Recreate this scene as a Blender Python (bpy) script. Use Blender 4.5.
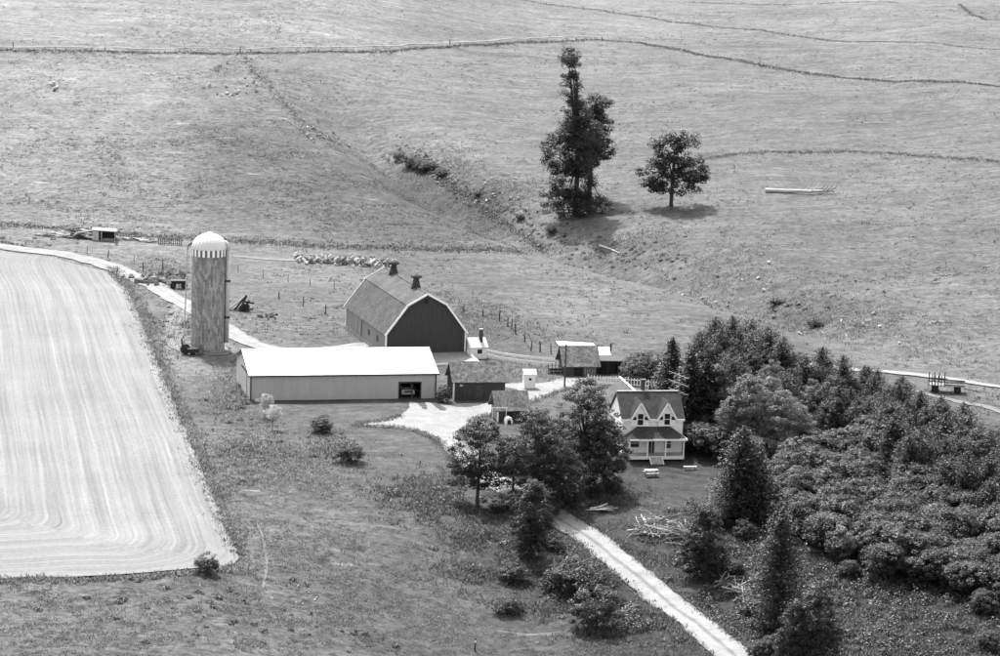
import bpy, bmesh, math, random
import numpy as np
from mathutils import Matrix, Vector

for o in list(bpy.data.objects): bpy.data.objects.remove(o)
scene = bpy.context.scene
COL = scene.collection
rng = random.Random(7)
nrg = np.random.default_rng(7)
R_ = math.radians

# ------------------------------------------------------------------ camera
CAM_H, PITCH, ROLL, FPX = 80.0, 10.5, 2.0, 3000.0
_p, _r = R_(PITCH), R_(ROLL)
_fw = Vector((0, math.cos(_p), -math.sin(_p))); _up = Vector((0, math.sin(_p), math.cos(_p))); _rt = Vector((1, 0, 0))
CRT = _rt * math.cos(_r) + _up * math.sin(_r)
CUP = _up * math.cos(_r) - _rt * math.sin(_r)
cd = bpy.data.cameras.new('camera'); cam = bpy.data.objects.new('camera', cd); COL.objects.link(cam)
cd.sensor_width = 36; cd.lens = FPX * 36 / 1000.0; cd.clip_start = 1; cd.clip_end = 6000
m3 = Matrix((CRT, CUP, -_fw)).transposed()
cam.matrix_world = Matrix.Translation((0, 0, CAM_H)) @ m3.to_4x4()
scene.camera = cam

# ------------------------------------------------------------------ sky and sun (monochrome film: neutral light)
SUN_EL, SUN_AZ = 55.0, 20.0           # azimuth: degrees left of straight ahead, so it stands behind the farm
sdir = Vector((-math.sin(R_(SUN_AZ)) * math.cos(R_(SUN_EL)), math.cos(R_(SUN_AZ)) * math.cos(R_(SUN_EL)), math.sin(R_(SUN_EL))))
w = bpy.data.worlds.new('World'); scene.world = w; w.use_nodes = True
nt = w.node_tree; nt.nodes.clear()
out = nt.nodes.new('ShaderNodeOutputWorld'); bg = nt.nodes.new('ShaderNodeBackground')
sky = nt.nodes.new('ShaderNodeTexSky'); sky.sky_type = 'NISHITA'; sky.sun_disc = False
sky.sun_elevation = R_(SUN_EL); sky.sun_rotation = R_(-SUN_AZ); sky.dust_density = 2.5
bw = nt.nodes.new('ShaderNodeRGBToBW')
nt.links.new(sky.outputs[0], bw.inputs[0]); nt.links.new(bw.outputs[0], bg.inputs[0]); nt.links.new(bg.outputs[0], out.inputs[0])
bg.inputs[1].default_value = 0.15
sl = bpy.data.lights.new('sun', 'SUN'); so = bpy.data.objects.new('sun', sl); COL.objects.link(so)
sl.energy = 2.6; sl.angle = R_(0.6); sl.color = (1, 1, 1)
so.rotation_euler = sdir.to_track_quat('Z', 'Y').to_euler(); so.location = (0, 400, 300)
vs = scene.view_settings
vs.view_transform = 'Standard'; vs.look = 'None'; vs.exposure = 1.72; vs.gamma = 1; vs.use_curve_mapping = False

# ------------------------------------------------------------------ terrain
def _hash(ix, iy, s):
    n = (ix * 374761393 + iy * 668265263 + s * 974711) & 0x7fffffff
    n = ((n ^ (n >> 13)) * 1274126177) & 0x7fffffff
    return ((n ^ (n >> 16)) & 0xffff) / 65535.0
def vnoise(x, y, sc, s=0):
    x = np.asarray(x, float) / sc; y = np.asarray(y, float) / sc
    ix = np.floor(x).astype(np.int64); iy = np.floor(y).astype(np.int64)
    fx = x - ix; fy = y - iy; fx = fx * fx * fx * (fx * (fx * 6 - 15) + 10); fy = fy * fy * fy * (fy * (fy * 6 - 15) + 10)
    a = _hash(ix, iy, s); b = _hash(ix + 1, iy, s); c = _hash(ix, iy + 1, s); d = _hash(ix + 1, iy + 1, s)
    return (a + (b - a) * fx) * (1 - fy) + (c + (d - c) * fx) * fy - 0.5
def sstep(a, b, x):
    t = np.clip((x - a) / (b - a), 0, 1); return t * t * (3 - 2 * t)
def seg_d(x, y, pts):
    best = np.full(np.shape(x), 1e9); along = np.zeros(np.shape(x)); L = 0
    for (x0, y0), (x1, y1) in zip(pts[:-1], pts[1:]):
        dx, dy = x1 - x0, y1 - y0; l = math.hypot(dx, dy)
        t = np.clip(((x - x0) * dx + (y - y0) * dy) / (l * l), 0, 1)
        d = np.hypot(x - x0 - t * dx, y - y0 - t * dy)
        along = np.where(d < best, L + t * l, along); best = np.minimum(best, d); L += l
    return best, along
SWALE = [(-48, 660), (-26, 598), (-14, 560), (2, 528), (16, 506), (32, 480), (46, 448), (60, 420), (95, 380)]
def ground_z(x, y):
    x = np.asarray(x, float); y = np.asarray(y, float)
    yt = 514 - 2.0 * np.maximum(0, np.sqrt((x - 14) ** 2 + 30 ** 2) * .5 + (x - 14) * .5 - 6)
    yt = np.maximum(yt, 350 + 0 * x)
    d = (y - yt) / np.sqrt(1 + 4 * sstep(-60, 90, x) * .8)
    d = d + 6 * vnoise(x, y, 60, 3)
    z = 0.105 * (np.sqrt(d * d + 26 ** 2) + d) / 2 - 0.105 * 3
    z = np.maximum(z, 0) * 1.0
    # the drainage swale between the two hills
    ds, al = seg_d(x, y, SWALE)
    z = z - 4.4 * np.exp(-(ds / 9.0) ** 2) * sstep(0, 60, al) * (0.35 + 0.65 * (1 - sstep(150, 260, al)))
    z = z - 1.3 * np.exp(-(ds / 2.6) ** 2) * sstep(40, 70, al) * (1 - sstep(190, 260, al)) * (.7 + .8 * vnoise(x, y, 6, 77))
    # the lane leaves the yard terrace and drops towards the valley
    z = z - 5.0 * sstep(366, 272, y) * sstep(-34, 4, x)
    z = z - 1.2 * sstep(330, 270, y) * sstep(-20, -50, x) * 0.4
    # knolls
    z = z + (0.9 + 0.9 * sstep(0, 60, x)) * vnoise(x, y, 38, 11) * (0.25 + 0.75 * sstep(60, 130, np.hypot((x - 5) * 1.2, y - 390)))
    quiet = 1 - 0.85 * np.exp(-((x + 5) / 42) ** 2 - ((y - 385) / 42) ** 2)
    z = z + (0.55 * vnoise(x, y, 10, 21) + 0.22 * vnoise(x, y, 4.6, 31)) * quiet
    z = z + 1.3 * vnoise(x, y, 15, 61) * sstep(10, 40, x) * sstep(395, 420, y) * sstep(560, 480, y)
    # the far side of the hill rolls over
    z = z - 0.00022 * np.maximum(0, y - 800) ** 2 * (y < 1200) - (0.00022 * 160000) * (y >= 1200)
    return z
def gz(x, y): return float(ground_z(np.array([x]), np.array([y]))[0])
_T = np.linspace(200, 950, 3001)
def survey(u, v, h=0.0):
    """world point on the terrain (or h metres above it) that stands at this place of the photograph"""
    d = CRT * ((u - 500) / FPX) + CUP * ((328 - v) / FPX) + _fw
    d = d / d.y
    zr = CAM_H + d.z * _T; xr = d.x * _T
    g = ground_z(xr, _T) + h
    k = int(np.argmax(zr <= g))
    if k == 0: k = len(_T) - 1
    a = zr[k - 1] - g[k - 1]; b = zr[k] - g[k]; t = a / (a - b) if a != b else 0
    y = _T[k - 1] + t * (_T[k] - _T[k - 1])
    return (float(d.x * y), float(y))
def P3(u, v, dz=0.0):
    x, y = survey(u, v); return (x, y, gz(x, y) + dz)

# ------------------------------------------------------------------ materials
def new_mat(name):
    m = bpy.data.materials.new(name); m.use_nodes = True
    n = m.node_tree; b = n.nodes['Principled BSDF']; return m, n, b
def node(n, t, **kw):
    x = n.nodes.new(t)
    for k, v in kw.items(): setattr(x, k, v)
    return x
def mth(n, op, a, b=None, clamp=False):
    x = n.nodes.new('ShaderNodeMath'); x.operation = op; x.use_clamp = clamp
    for i, v in enumerate((a, b)):
        if v is None: continue
        if isinstance(v, (int, float)): x.inputs[i].default_value = v
        else: n.links.new(v, x.inputs[i])
    return x.outputs[0]
def noise(n, vec, scale, detail=3, rough=.55, dist=0.0):
    x = n.nodes.new('ShaderNodeTexNoise'); x.inputs['Scale'].default_value = scale; x.inputs['Detail'].default_value = detail
    x.inputs['Roughness'].default_value = rough; x.inputs['Distortion'].default_value = dist
    n.links.new(vec, x.inputs['Vector']); return x.outputs[0]
def mapping(n, vec, scale, rot=(0, 0, 0)):
    x = n.nodes.new('ShaderNodeMapping'); x.inputs['Scale'].default_value = scale; x.inputs['Rotation'].default_value = rot
    n.links.new(vec, x.inputs['Vector']); return x.outputs[0]
def rng_map(n, v, a, b, c, d):
    x = n.nodes.new('ShaderNodeMapRange'); n.links.new(v, x.inputs[0])
    for i, q in enumerate((a, b, c, d)): x.inputs[i + 1].default_value = q
    return x.outputs[0]
def grey(n, v, b, sock='Base Color'):
    c = n.nodes.new('ShaderNodeCombineColor')
    for i in range(3): n.links.new(v, c.inputs[i])
    n.links.new(c.outputs[0], b.inputs[sock])
def plain(name, v, var=.25, scale=3.0, rough=.8, bump=0.0, stretch=(1, 1, 1), metal=0.0, spec=.3, fine=0.0):
    m, n, b = new_mat(name)
    tc = node(n, 'ShaderNodeTexCoord'); vec = mapping(n, tc.outputs['Object'], stretch)
    a = noise(n, vec, scale, 4, .6)
    f = rng_map(n, a, .3, .7, v * (1 - var), v * (1 + var))
    if fine:
        a2 = noise(n, vec, scale * 6, 2, .6); f = mth(n, 'MULTIPLY', f, rng_map(n, a2, .3, .7, 1 - fine, 1 + fine))
    grey(n, f, b)
    b.inputs['Roughness'].default_value = rough; b.inputs['Metallic'].default_value = metal
    b.inputs['Specular IOR Level'].default_value = spec
    if bump:
        bp = node(n, 'ShaderNodeBump'); bp.inputs['Strength'].default_value = bump; bp.inputs['Distance'].default_value = .05
        n.links.new(a, bp.inputs['Height']); n.links.new(bp.outputs[0], b.inputs['Normal'])
    return m
def leaf_mat(name, v, var=.45, trans=.3, scale=.6):
    m, n, b = new_mat(name)
    at = node(n, 'ShaderNodeAttribute', attribute_name='leaf_tone')
    oi = node(n, 'ShaderNodeObjectInfo')
    tc = node(n, 'ShaderNodeTexCoord')
    a = noise(n, tc.outputs['Object'], scale, 2)
    f = mth(n, 'MULTIPLY', rng_map(n, at.outputs['Fac'], 0, 1, v * (1 - var), v * (1 + var)), rng_map(n, a, .3, .7, .75, 1.25))
    f = mth(n, 'MULTIPLY', f, rng_map(n, oi.outputs['Random'], 0, 1, .8, 1.22))
    grey(n, f, b); b.inputs['Roughness'].default_value = .5; b.inputs['Specular IOR Level'].default_value = .35
    t = node(n, 'ShaderNodeBsdfTranslucent'); cc = node(n, 'ShaderNodeCombineColor')
    f2 = mth(n, 'MULTIPLY', f, 1.3)
    for i in range(3): n.links.new(f2, cc.inputs[i])
    n.links.new(cc.outputs[0], t.inputs[0])
    mx = node(n, 'ShaderNodeMixShader'); mx.inputs[0].default_value = trans
    n.links.new(b.outputs[0], mx.inputs[1]); n.links.new(t.outputs[0], mx.inputs[2])
    o = n.nodes['Material Output']; n.links.new(mx.outputs[0], o.inputs[0])
    return m
def ground_mat():
    m, n, b = new_mat('pasture')
    at = node(n, 'ShaderNodeAttribute', attribute_name='cover_and_light'); rg = node(n, 'ShaderNodeAttribute', attribute_name='rough_cover')
    geo = node(n, 'ShaderNodeNewGeometry'); pos = geo.outputs['Position']
    warp = node(n, 'ShaderNodeVectorMath', operation='ADD')
    wn = n.nodes.new('ShaderNodeTexNoise'); wn.inputs['Scale'].default_value = .03; wn.inputs['Detail'].default_value = 1
    n.links.new(pos, wn.inputs['Vector'])
    sc = node(n, 'ShaderNodeVectorMath', operation='SCALE'); sc.inputs['Scale'].default_value = 22
    n.links.new(wn.outputs['Color'], sc.inputs[0]); n.links.new(pos, warp.inputs[0]); n.links.new(sc.outputs[0], warp.inputs[1])
    big = noise(n, pos, .035, 3); mid = noise(n, pos, .22, 4, .6); fine = noise(n, pos, 1.3, 3, .65)
    vfine = noise(n, pos, 4.5, 2, .7)
    streak = noise(n, mapping(n, warp.outputs[0], (.035, .55, .1), (0, 0, R_(8))), 1.0, 4, .65)
    streak2 = noise(n, mapping(n, warp.outputs[0], (.12, 1.3, .3), (0, 0, R_(-4))), 1.0, 3, .6)
    spk = noise(n, mapping(n, pos, (1, .75, 1)), 1.05, 2, .6)
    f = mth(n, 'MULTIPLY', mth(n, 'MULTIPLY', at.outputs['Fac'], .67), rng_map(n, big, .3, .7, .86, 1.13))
    f = mth(n, 'MULTIPLY', f, rng_map(n, mid, .3, .7, .80, 1.2))
    f = mth(n, 'MULTIPLY', f, rng_map(n, fine, .3, .7, .76, 1.24))
    k3 = mth(n, 'ADD', .5, mth(n, 'MULTIPLY', rg.outputs['Fac'], .5)); swing = lambda v, k: mth(n, 'ADD', 1.0, mth(n, 'MULTIPLY', mth(n, 'SUBTRACT', v, 1.0), k))
    f = mth(n, 'MULTIPLY', f, swing(rng_map(n, vfine, .3, .7, .72, 1.28), k3))
    k1 = mth(n, 'SUBTRACT', 1.0, mth(n, 'MULTIPLY', rg.outputs['Fac'], .8), True); k2 = mth(n, 'ADD', 1.0, mth(n, 'MULTIPLY', rg.outputs['Fac'], 1.0))
    swing = lambda v, k: mth(n, 'ADD', 1.0, mth(n, 'MULTIPLY', mth(n, 'SUBTRACT', v, 1.0), k))
    f = mth(n, 'MULTIPLY', f, swing(rng_map(n, streak, .32, .68, .80, 1.18), k1))
    f = mth(n, 'MULTIPLY', f, swing(rng_map(n, streak2, .3, .7, .80, 1.2), k1))
    f = mth(n, 'MULTIPLY', f, swing(rng_map(n, noise(n, pos, .75, 4, .7), .3, .7, .80, 1.2), k2))
    dark = mth(n, 'MULTIPLY', rng_map(n, spk, .55, .66, 0, .55), rg.outputs['Fac'], True)
    f = mth(n, 'MULTIPLY', f, mth(n, 'SUBTRACT', 1.0, dark))
    # worn bare earth patches
    bare = noise(n, mapping(n, pos, (.12, .35, .2)), 1.0, 5, .65)
    f = mth(n, 'ADD', f, mth(n, 'MULTIPLY', rng_map(n, bare, .63, .72, 0, .12), rg.outputs['Fac']))
    grey(n, f, b); b.inputs['Roughness'].default_value = .95; b.inputs['Specular IOR Level'].default_value = .1
    bp = node(n, 'ShaderNodeBump'); bp.inputs['Strength'].default_value = .7; bp.inputs['Distance'].default_value = .22
    n.links.new(mth(n, 'ADD', mth(n, 'MULTIPLY', fine, 1.0), mth(n, 'MULTIPLY', streak2, .8)), bp.inputs['Height']); n.links.new(bp.outputs[0], b.inputs['Normal'])
    return m
def field_mat():
    m, n, b = new_mat('mown_hay')
    at = node(n, 'ShaderNodeAttribute', attribute_name='swath'); al = node(n, 'ShaderNodeAttribute', attribute_name='run')
    geo = node(n, 'ShaderNodeNewGeometry'); pos = geo.outputs['Position']
    wob = mth(n, 'ADD', at.outputs['Fac'], mth(n, 'MULTIPLY', noise(n, pos, .05, 1), .35))
    cx = node(n, 'ShaderNodeCombineXYZ'); n.links.new(wob, cx.inputs[0]); n.links.new(mth(n, 'MULTIPLY', al.outputs['Fac'], .009), cx.inputs[1])
    l1 = noise(n, cx.outputs[0], .9, 4, .65); l2 = mth(n, 'ADD', mth(n, 'MULTIPLY', noise(n, cx.outputs[0], 2.6, 2, .6), .8), mth(n, 'MULTIPLY', noise(n, mapping(n, pos, (1.6, .5, 1)), 1.0, 3, .7), .2))
    fine = noise(n, pos, 2.6, 3, .7); big = noise(n, pos, .05, 3)
    f = mth(n, 'MULTIPLY', rng_map(n, l1, .34, .66, .138, .186), rng_map(n, l2, .3, .7, .74, 1.2))
    f = mth(n, 'MULTIPLY', f, rng_map(n, fine, .3, .7, .85, 1.14)); f = mth(n, 'MULTIPLY', f, rng_map(n, big, .3, .7, .92, 1.1))
    gap = mth(n, 'MULTIPLY', rng_map(n, l1, .36, .27, 0, .45), rng_map(n, fine, .35, .6, 0, 1), True)
    f = mth(n, 'MULTIPLY', f, mth(n, 'SUBTRACT', 1.0, gap))
    grey(n, f, b); b.inputs['Roughness'].default_value = .9; b.inputs['Specular IOR Level'].default_value = .15
    bp = node(n, 'ShaderNodeBump'); bp.inputs['Strength'].default_value = .5; bp.inputs['Distance'].default_value = .12
    n.links.new(mth(n, 'ADD', l1, fine), bp.inputs['Height']); n.links.new(bp.outputs[0], b.inputs['Normal'])
    return m
def gravel_mat(name, v, track=0.0):
    m, n, b = new_mat(name)
    geo = node(n, 'ShaderNodeNewGeometry'); pos = geo.outputs['Position']
    a = noise(n, pos, .5, 4, .6); c = noise(n, pos, 4, 3, .7)
    f = mth(n, 'MULTIPLY', rng_map(n, a, .3, .7, v * .78, v * 1.12), rng_map(n, c, .3, .7, .86, 1.12))
    if track:
        at = node(n, 'ShaderNodeAttribute', attribute_name='across')
        # grass and dirt between and beside the two wheel ruts
        s = mth(n, 'ABSOLUTE', mth(n, 'SUBTRACT', at.outputs['Fac'], .5))
        mid = rng_map(n, mth(n, 'ADD', s, mth(n, 'MULTIPLY', mth(n, 'SUBTRACT', a, .5), .12)), .03, .10, track, 0)
        edge = rng_map(n, mth(n, 'ADD', s, mth(n, 'MULTIPLY', mth(n, 'SUBTRACT', c, .5), .25)), .40, .50, 0, track * 1.2)
        f = mth(n, 'MULTIPLY', f, mth(n, 'SUBTRACT', 1.0, mth(n, 'MAXIMUM', mid, edge), True))
    grey(n, f, b); b.inputs['Roughness'].default_value = .95; b.inputs['Specular IOR Level'].default_value = .15
    bp = node(n, 'ShaderNodeBump'); bp.inputs['Strength'].default_value = .4; bp.inputs['Distance'].default_value = .05
    n.links.new(c, bp.inputs['Height']); n.links.new(bp.outputs[0], b.inputs['Normal'])
    return m
def stave_mat():
    m, n, b = new_mat('concrete_staves')
    tc = node(n, 'ShaderNodeTexCoord'); uvv = tc.outputs['UV']
    br = node(n, 'ShaderNodeTexBrick'); br.offset = .5; br.inputs['Scale'].default_value = 1
    br.inputs['Brick Width'].default_value = .76; br.inputs['Row Height'].default_value = .27; br.inputs['Mortar Size'].default_value = .012
    br.inputs['Color1'].default_value = (.0, .0, .0, 1); br.inputs['Color2'].default_value = (1, 1, 1, 1); br.inputs['Mortar'].default_value = (.2, .2, .2, 1)
    n.links.new(uvv, br.inputs['Vector'])
    bwn = node(n, 'ShaderNodeRGBToBW'); n.links.new(br.outputs['Color'], bwn.inputs[0])
    a = noise(n, mapping(n, tc.outputs['Object'], (1, 1, .35)), .8, 4, .6)
    f = mth(n, 'ADD', rng_map(n, a, .3, .7, .115, .19), mth(n, 'MULTIPLY', mth(n, 'POWER', bwn.outputs[0], 1.6), .22))
    grey(n, f, b); b.inputs['Roughness'].default_value = .9
    return m
def shingle_mat(name, v, moss=.5):
    m, n, b = new_mat(name)
    tc = node(n, 'ShaderNodeTexCoord'); o = tc.outputs['Object']
    a = noise(n, o, 2.2, 4, .7); c = noise(n, mapping(n, o, (5, 1.2, 1.2)), 1.6, 3, .7); d = noise(n, o, .6, 3, .6)
    f = mth(n, 'MULTIPLY', rng_map(n, a, .3, .7, v * (1 - moss), v * (1 + moss)), rng_map(n, c, .3, .7, .7, 1.3))
    f = mth(n, 'MULTIPLY', f, rng_map(n, d, .3, .7, .75, 1.25))
    grey(n, f, b); b.inputs['Roughness'].default_value = .95; b.inputs['Specular IOR Level'].default_value = .1
    bp = node(n, 'ShaderNodeBump'); bp.inputs['Strength'].default_value = .8; bp.inputs['Distance'].default_value = .08
    n.links.new(mth(n, 'ADD', a, c), bp.inputs['Height']); n.links.new(bp.outputs[0], b.inputs['Normal'])
    return m
M = {
 'ground': ground_mat(), 'field': field_mat(),
 'gravel': gravel_mat('gravel_yard', .215), 'track': gravel_mat('farm_track', .225, .15), 'lane': gravel_mat('lane_gravel', .24, .36), 'footpath': gravel_mat('worn_path', .16, .3), 'faint': gravel_mat('faint_path', .12), 'path_bright': gravel_mat('dry_path', .2),
 'staves': stave_mat(), 'dome': plain('painted_dome_sheet', .62, .06, 1, .45), 'concrete': plain('concrete', .28, .2, 2), 'dark_panel': plain('dark_panel', .12, .2, 4),
 'galv': plain('galvanised_steel', .42, .15, 2, .5, metal=.1), 'white_roof': plain('white_metal_roof', .75, .04, .5, .4),
 'shed_wall': plain('pale_steel_siding', .43, .07, .6, .5, stretch=(3, 3, .5)), 'trim_dark': plain('dark_trim', .04, .3, 3),
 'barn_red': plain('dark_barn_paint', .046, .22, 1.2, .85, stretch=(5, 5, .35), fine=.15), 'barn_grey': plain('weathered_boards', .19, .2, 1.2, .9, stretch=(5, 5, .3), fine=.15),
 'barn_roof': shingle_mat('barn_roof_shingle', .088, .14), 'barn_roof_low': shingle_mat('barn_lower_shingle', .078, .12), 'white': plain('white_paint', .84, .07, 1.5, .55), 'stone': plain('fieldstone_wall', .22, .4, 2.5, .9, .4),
 'moss_roof': shingle_mat('mossy_wood_shingles', .15, .6), 'house_roof': shingle_mat('asphalt_shingles', .046, .18), 'wing_roof': shingle_mat('grey_shingles', .1, .15),
 'void': plain('dark_interior', .015, .3, 2), 'glass': plain('window_glass', .02, .2, 2, .12, spec=.5), 'brick': plain('dark_brick', .06, .3, 6),
 'wood': plain('weathered_wood', .2, .35, 4, .9, stretch=(1, 1, .3)), 'old_wood': plain('dark_old_wood', .06, .4, 3, .9), 'pale_wood': plain('bleached_wood', .42, .3, 3, .85),
 'rust': plain('rusty_iron', .035, .4, 3, .7), 'tyre': plain('tyre_rubber', .02, .2, 5, .9), 'rock': plain('pale_fieldstone', .34, .45, 1.6, .9, .5), 'dark_rock': plain('weathered_stone', .16, .4, 1.6, .9, .5),
 'bark': plain('bark', .05, .35, 5, .95, .4, stretch=(1, 1, .3)), 'wire': plain('fence_wire', .15, .1, 2, .6), 'car': plain('pale_car_paint', .45, .05, 1, .25, spec=.5), 'chrome': plain('bright_metal', .6, .1, 2, .2, metal=.6),
 'leaf': leaf_mat('broadleaf', 0.0350), 'leaf_dark': leaf_mat('dark_broadleaf', 0.0281), 'leaf_pale': leaf_mat('pale_broadleaf', 0.15), 'leaf_mid': leaf_mat('silvery_broadleaf', .085), 'blossom': leaf_mat('pale_blossom', 0.36, .4, .3), 'needle': leaf_mat('pine_needles', 0.0218, .4, .15), 'spruce': leaf_mat('spruce_needles', 0.0140, .4, .1),
 'weed': leaf_mat('weeds', 0.1170, .45, .55, .12), 'weed_dark': leaf_mat('tall_dark_weeds', 0.0663, .45, .5, .12), 'dry': leaf_mat('dry_grass', .20, .3, .4, .12),
}

# ------------------------------------------------------------------ mesh helpers
class MB:
    def __init__(s): s.v = []; s.f = []
    def face(s, pts):
        k = len(s.v); s.v += [tuple(p) for p in pts]; s.f.append(tuple(range(k, k + len(pts)))); return s
    def hexa(s, p):                       # 8 corners, bottom 4 then top 4 (ccw)
        k = len(s.v); s.v += [tuple(q) for q in p]
        for f in ((0, 3, 2, 1), (4, 5, 6, 7), (0, 1, 5, 4), (1, 2, 6, 5), (2, 3, 7, 6), (3, 0, 4, 7)): s.f.append(tuple(k + i for i in f))
        return s
    def box(s, x0, x1, y0, y1, z0, z1): return s.hexa([(x0, y0, z0), (x1, y0, z0), (x1, y1, z0), (x0, y1, z0), (x0, y0, z1), (x1, y0, z1), (x1, y1, z1), (x0, y1, z1)])
    def slab(s, q, t):                    # quad seen from outside (ccw), thickness t inwards
        a = [Vector(p) for p in q]; n = (a[1] - a[0]).cross(a[2] - a[0]).normalized()
        return s.hexa([p - n * t for p in a] + a)
    def beam(s, a, b, w, h=None):
        a = Vector(a); b = Vector(b); h = h or w; d = (b - a).normalized()
        sd = d.cross(Vector((0, 0, 1)))
        if sd.length < 1e-3: sd = Vector((1, 0, 0))
        sd = sd.normalized() * w / 2; u = sd.cross(d).normalized() * h / 2
        return s.hexa([a - sd - u, a + sd - u, b + sd - u, b - sd - u, a - sd + u, a + sd + u, b + sd + u, b - sd + u])
    def tube(s, pts, rad, n=7, cap=True):
        pts = [Vector(p) for p in pts]; k = len(s.v); m = len(pts)
        if isinstance(rad, (int, float)): rad = [rad] * m
        for i, p in enumerate(pts):
            d = (pts[min(i + 1, m - 1)] - pts[max(i - 1, 0)]).normalized()
            a = d.cross(Vector((0, 0, 1)) if abs(d.z) < .95 else Vector((1, 0, 0))).normalized(); b2 = d.cross(a)
            for j in range(n):
                t = 2 * math.pi * j / n; s.v.append(tuple(p + (a * math.cos(t) + b2 * math.sin(t)) * rad[i]))
        for i in range(m - 1):
            for j in range(n):
                s.f.append((k + i * n + j, k + i * n + (j + 1) % n, k + (i + 1) * n + (j + 1) % n, k + (i + 1) * n + j))
        if cap:
            s.f.append(tuple(k + j for j in range(n))[::-1]); s.f.append(tuple(k + (m - 1) * n + j for j in range(n)))
        return s
    def lathe(s, prof, n=24, cx=0, cy=0, close=True):
        k = len(s.v); m = len(prof)
        for r, z in prof:
            for j in range(n):
                t = 2 * math.pi * j / n; s.v.append((cx + r * math.cos(t), cy + r * math.sin(t), z))
        for i in range(m - 1):
            for j in range(n): s.f.append((k + i * n + j, k + i * n + (j + 1) % n, k + (i + 1) * n + (j + 1) % n, k + (i + 1) * n + j))
        if close: s.f.append(tuple(k + (m - 1) * n + j for j in range(n))); s.f.append(tuple(k + j for j in range(n))[::-1])
        return s
    def prism(s, poly, y0, y1):           # polygon in (x,z) extruded along y
        k = len(s.v); n = len(poly)
        s.v += [(x, y0, z) for x, z in poly] + [(x, y1, z) for x, z in poly]
        s.f.append(tuple(range(k, k + n))); s.f.append(tuple(range(k + 2 * n - 1, k + n - 1, -1)))
        for i in range(n): s.f.append((k + i, k + n + i, k + n + (i + 1) % n, k + (i + 1) % n))
        return s
    def mesh(s, name, mat, smooth=False):
        me = bpy.data.meshes.new(name); me.from_pydata(s.v, [], s.f); me.materials.append(M[mat])
        bm = bmesh.new(); bm.from_mesh(me); bmesh.ops.recalc_face_normals(bm, faces=bm.faces); bm.to_mesh(me); bm.free()
        if smooth: me.polygons.foreach_set('use_smooth', [True] * len(me.polygons))
        return me
    def build(s, name, mat, parent=None, smooth=False, loc=None):
        return link(name, s.mesh(name, mat, smooth), parent, loc)
def link(name, data, parent=None, loc=None, rot=None, scale=None):
    o = bpy.data.objects.new(name, data); COL.objects.link(o)
    if parent: o.parent = parent
    if loc is not None: o.location = loc
    if rot is not None: o.rotation_euler = rot
    if scale is not None: o.scale = scale
    return o
def tag(o, label=None, cat=None, group=None, kind=None):
    if label: o['label'] = label
    if cat: o['category'] = cat
    if group: o['group'] = group
    if kind: o['kind'] = kind
    return o
def thing(name, label, cat, loc, rz=0, group=None, scale=None):
    return tag(link(name, None, None, loc, (0, 0, rz), scale), label, cat, group)
def np_mesh(name, V, F, mat, attrs=None, smooth=False):
    """V (n,3); F (m,k) one face size"""
    me = bpy.data.meshes.new(name); n, (m, k) = len(V), F.shape
    me.vertices.add(n); me.vertices.foreach_set('co', np.ascontiguousarray(V, np.float32).ravel())
    me.loops.add(m * k); me.loops.foreach_set('vertex_index', np.ascontiguousarray(F, np.int32).ravel())
    me.polygons.add(m); me.polygons.foreach_set('loop_start', np.arange(0, m * k, k, dtype=np.int32)); me.polygons.foreach_set('loop_total', np.full(m, k, np.int32))
    me.polygons.foreach_set('use_smooth', np.full(m, smooth, bool))
    me.update(calc_edges=True); me.validate()
    for a, v in (attrs or {}).items():
        me.attributes.new(a, 'FLOAT', 'POINT').data.foreach_set('value', np.ascontiguousarray(v, np.float32))
    me.materials.append(M[mat]); return me

# ------------------------------------------------------------------ the ground
COVER_AND_LIGHT = [(50, 8, .235), (300, 18, .22), (600, 12, .19), (900, 30, .17), (100, 85, .215), (400, 80, .165), (700, 80, .15), (950, 130, .14), (60, 150, .19), (120, 190, .17), (250, 170, .105), (420, 210, .085),
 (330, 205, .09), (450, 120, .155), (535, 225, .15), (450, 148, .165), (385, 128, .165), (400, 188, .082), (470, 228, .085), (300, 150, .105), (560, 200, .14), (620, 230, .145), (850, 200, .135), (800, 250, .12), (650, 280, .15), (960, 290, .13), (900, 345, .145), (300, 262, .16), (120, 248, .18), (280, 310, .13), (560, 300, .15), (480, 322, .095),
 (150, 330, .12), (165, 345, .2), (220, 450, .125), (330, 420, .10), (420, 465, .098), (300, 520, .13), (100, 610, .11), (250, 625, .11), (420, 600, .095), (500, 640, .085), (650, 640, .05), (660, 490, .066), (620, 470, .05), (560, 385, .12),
 (760, 560, .048), (950, 640, .042), (850, 600, .042), (850, 460, .05), (540, 560, .05), (40, 590, .12), (250, 410, .10), (700, 340, .12)]  # grass tone with haze and backlit brightness of the far slopes painted in
ROUGH = [(50, 8, .12), (500, 20, .1), (900, 30, .1), (100, 85, .5), (500, 100, .2), (900, 120, .15), (150, 160, 1), (330, 200, 1), (620, 240, .45), (850, 260, .55), (650, 290, .4), (750, 100, .15), (600, 60, .15), (850, 180, .25), (950, 340, .6), (300, 270, .4), (330, 430, .15), (400, 450, .2), (200, 350, .6), (220, 480, .8), (120, 610, .9),
 (300, 600, .9), (480, 620, .7), (660, 490, .1), (750, 570, .7), (560, 390, .3)]
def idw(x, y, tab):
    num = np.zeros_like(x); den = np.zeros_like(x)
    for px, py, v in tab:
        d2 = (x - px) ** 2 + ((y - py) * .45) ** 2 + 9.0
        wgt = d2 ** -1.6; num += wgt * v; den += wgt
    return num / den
COVER_AND_LIGHT = [survey(u, v) + (t,) for u, v, t in COVER_AND_LIGHT]; ROUGH = [survey(u, v) + (t,) for u, v, t in ROUGH]
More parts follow.
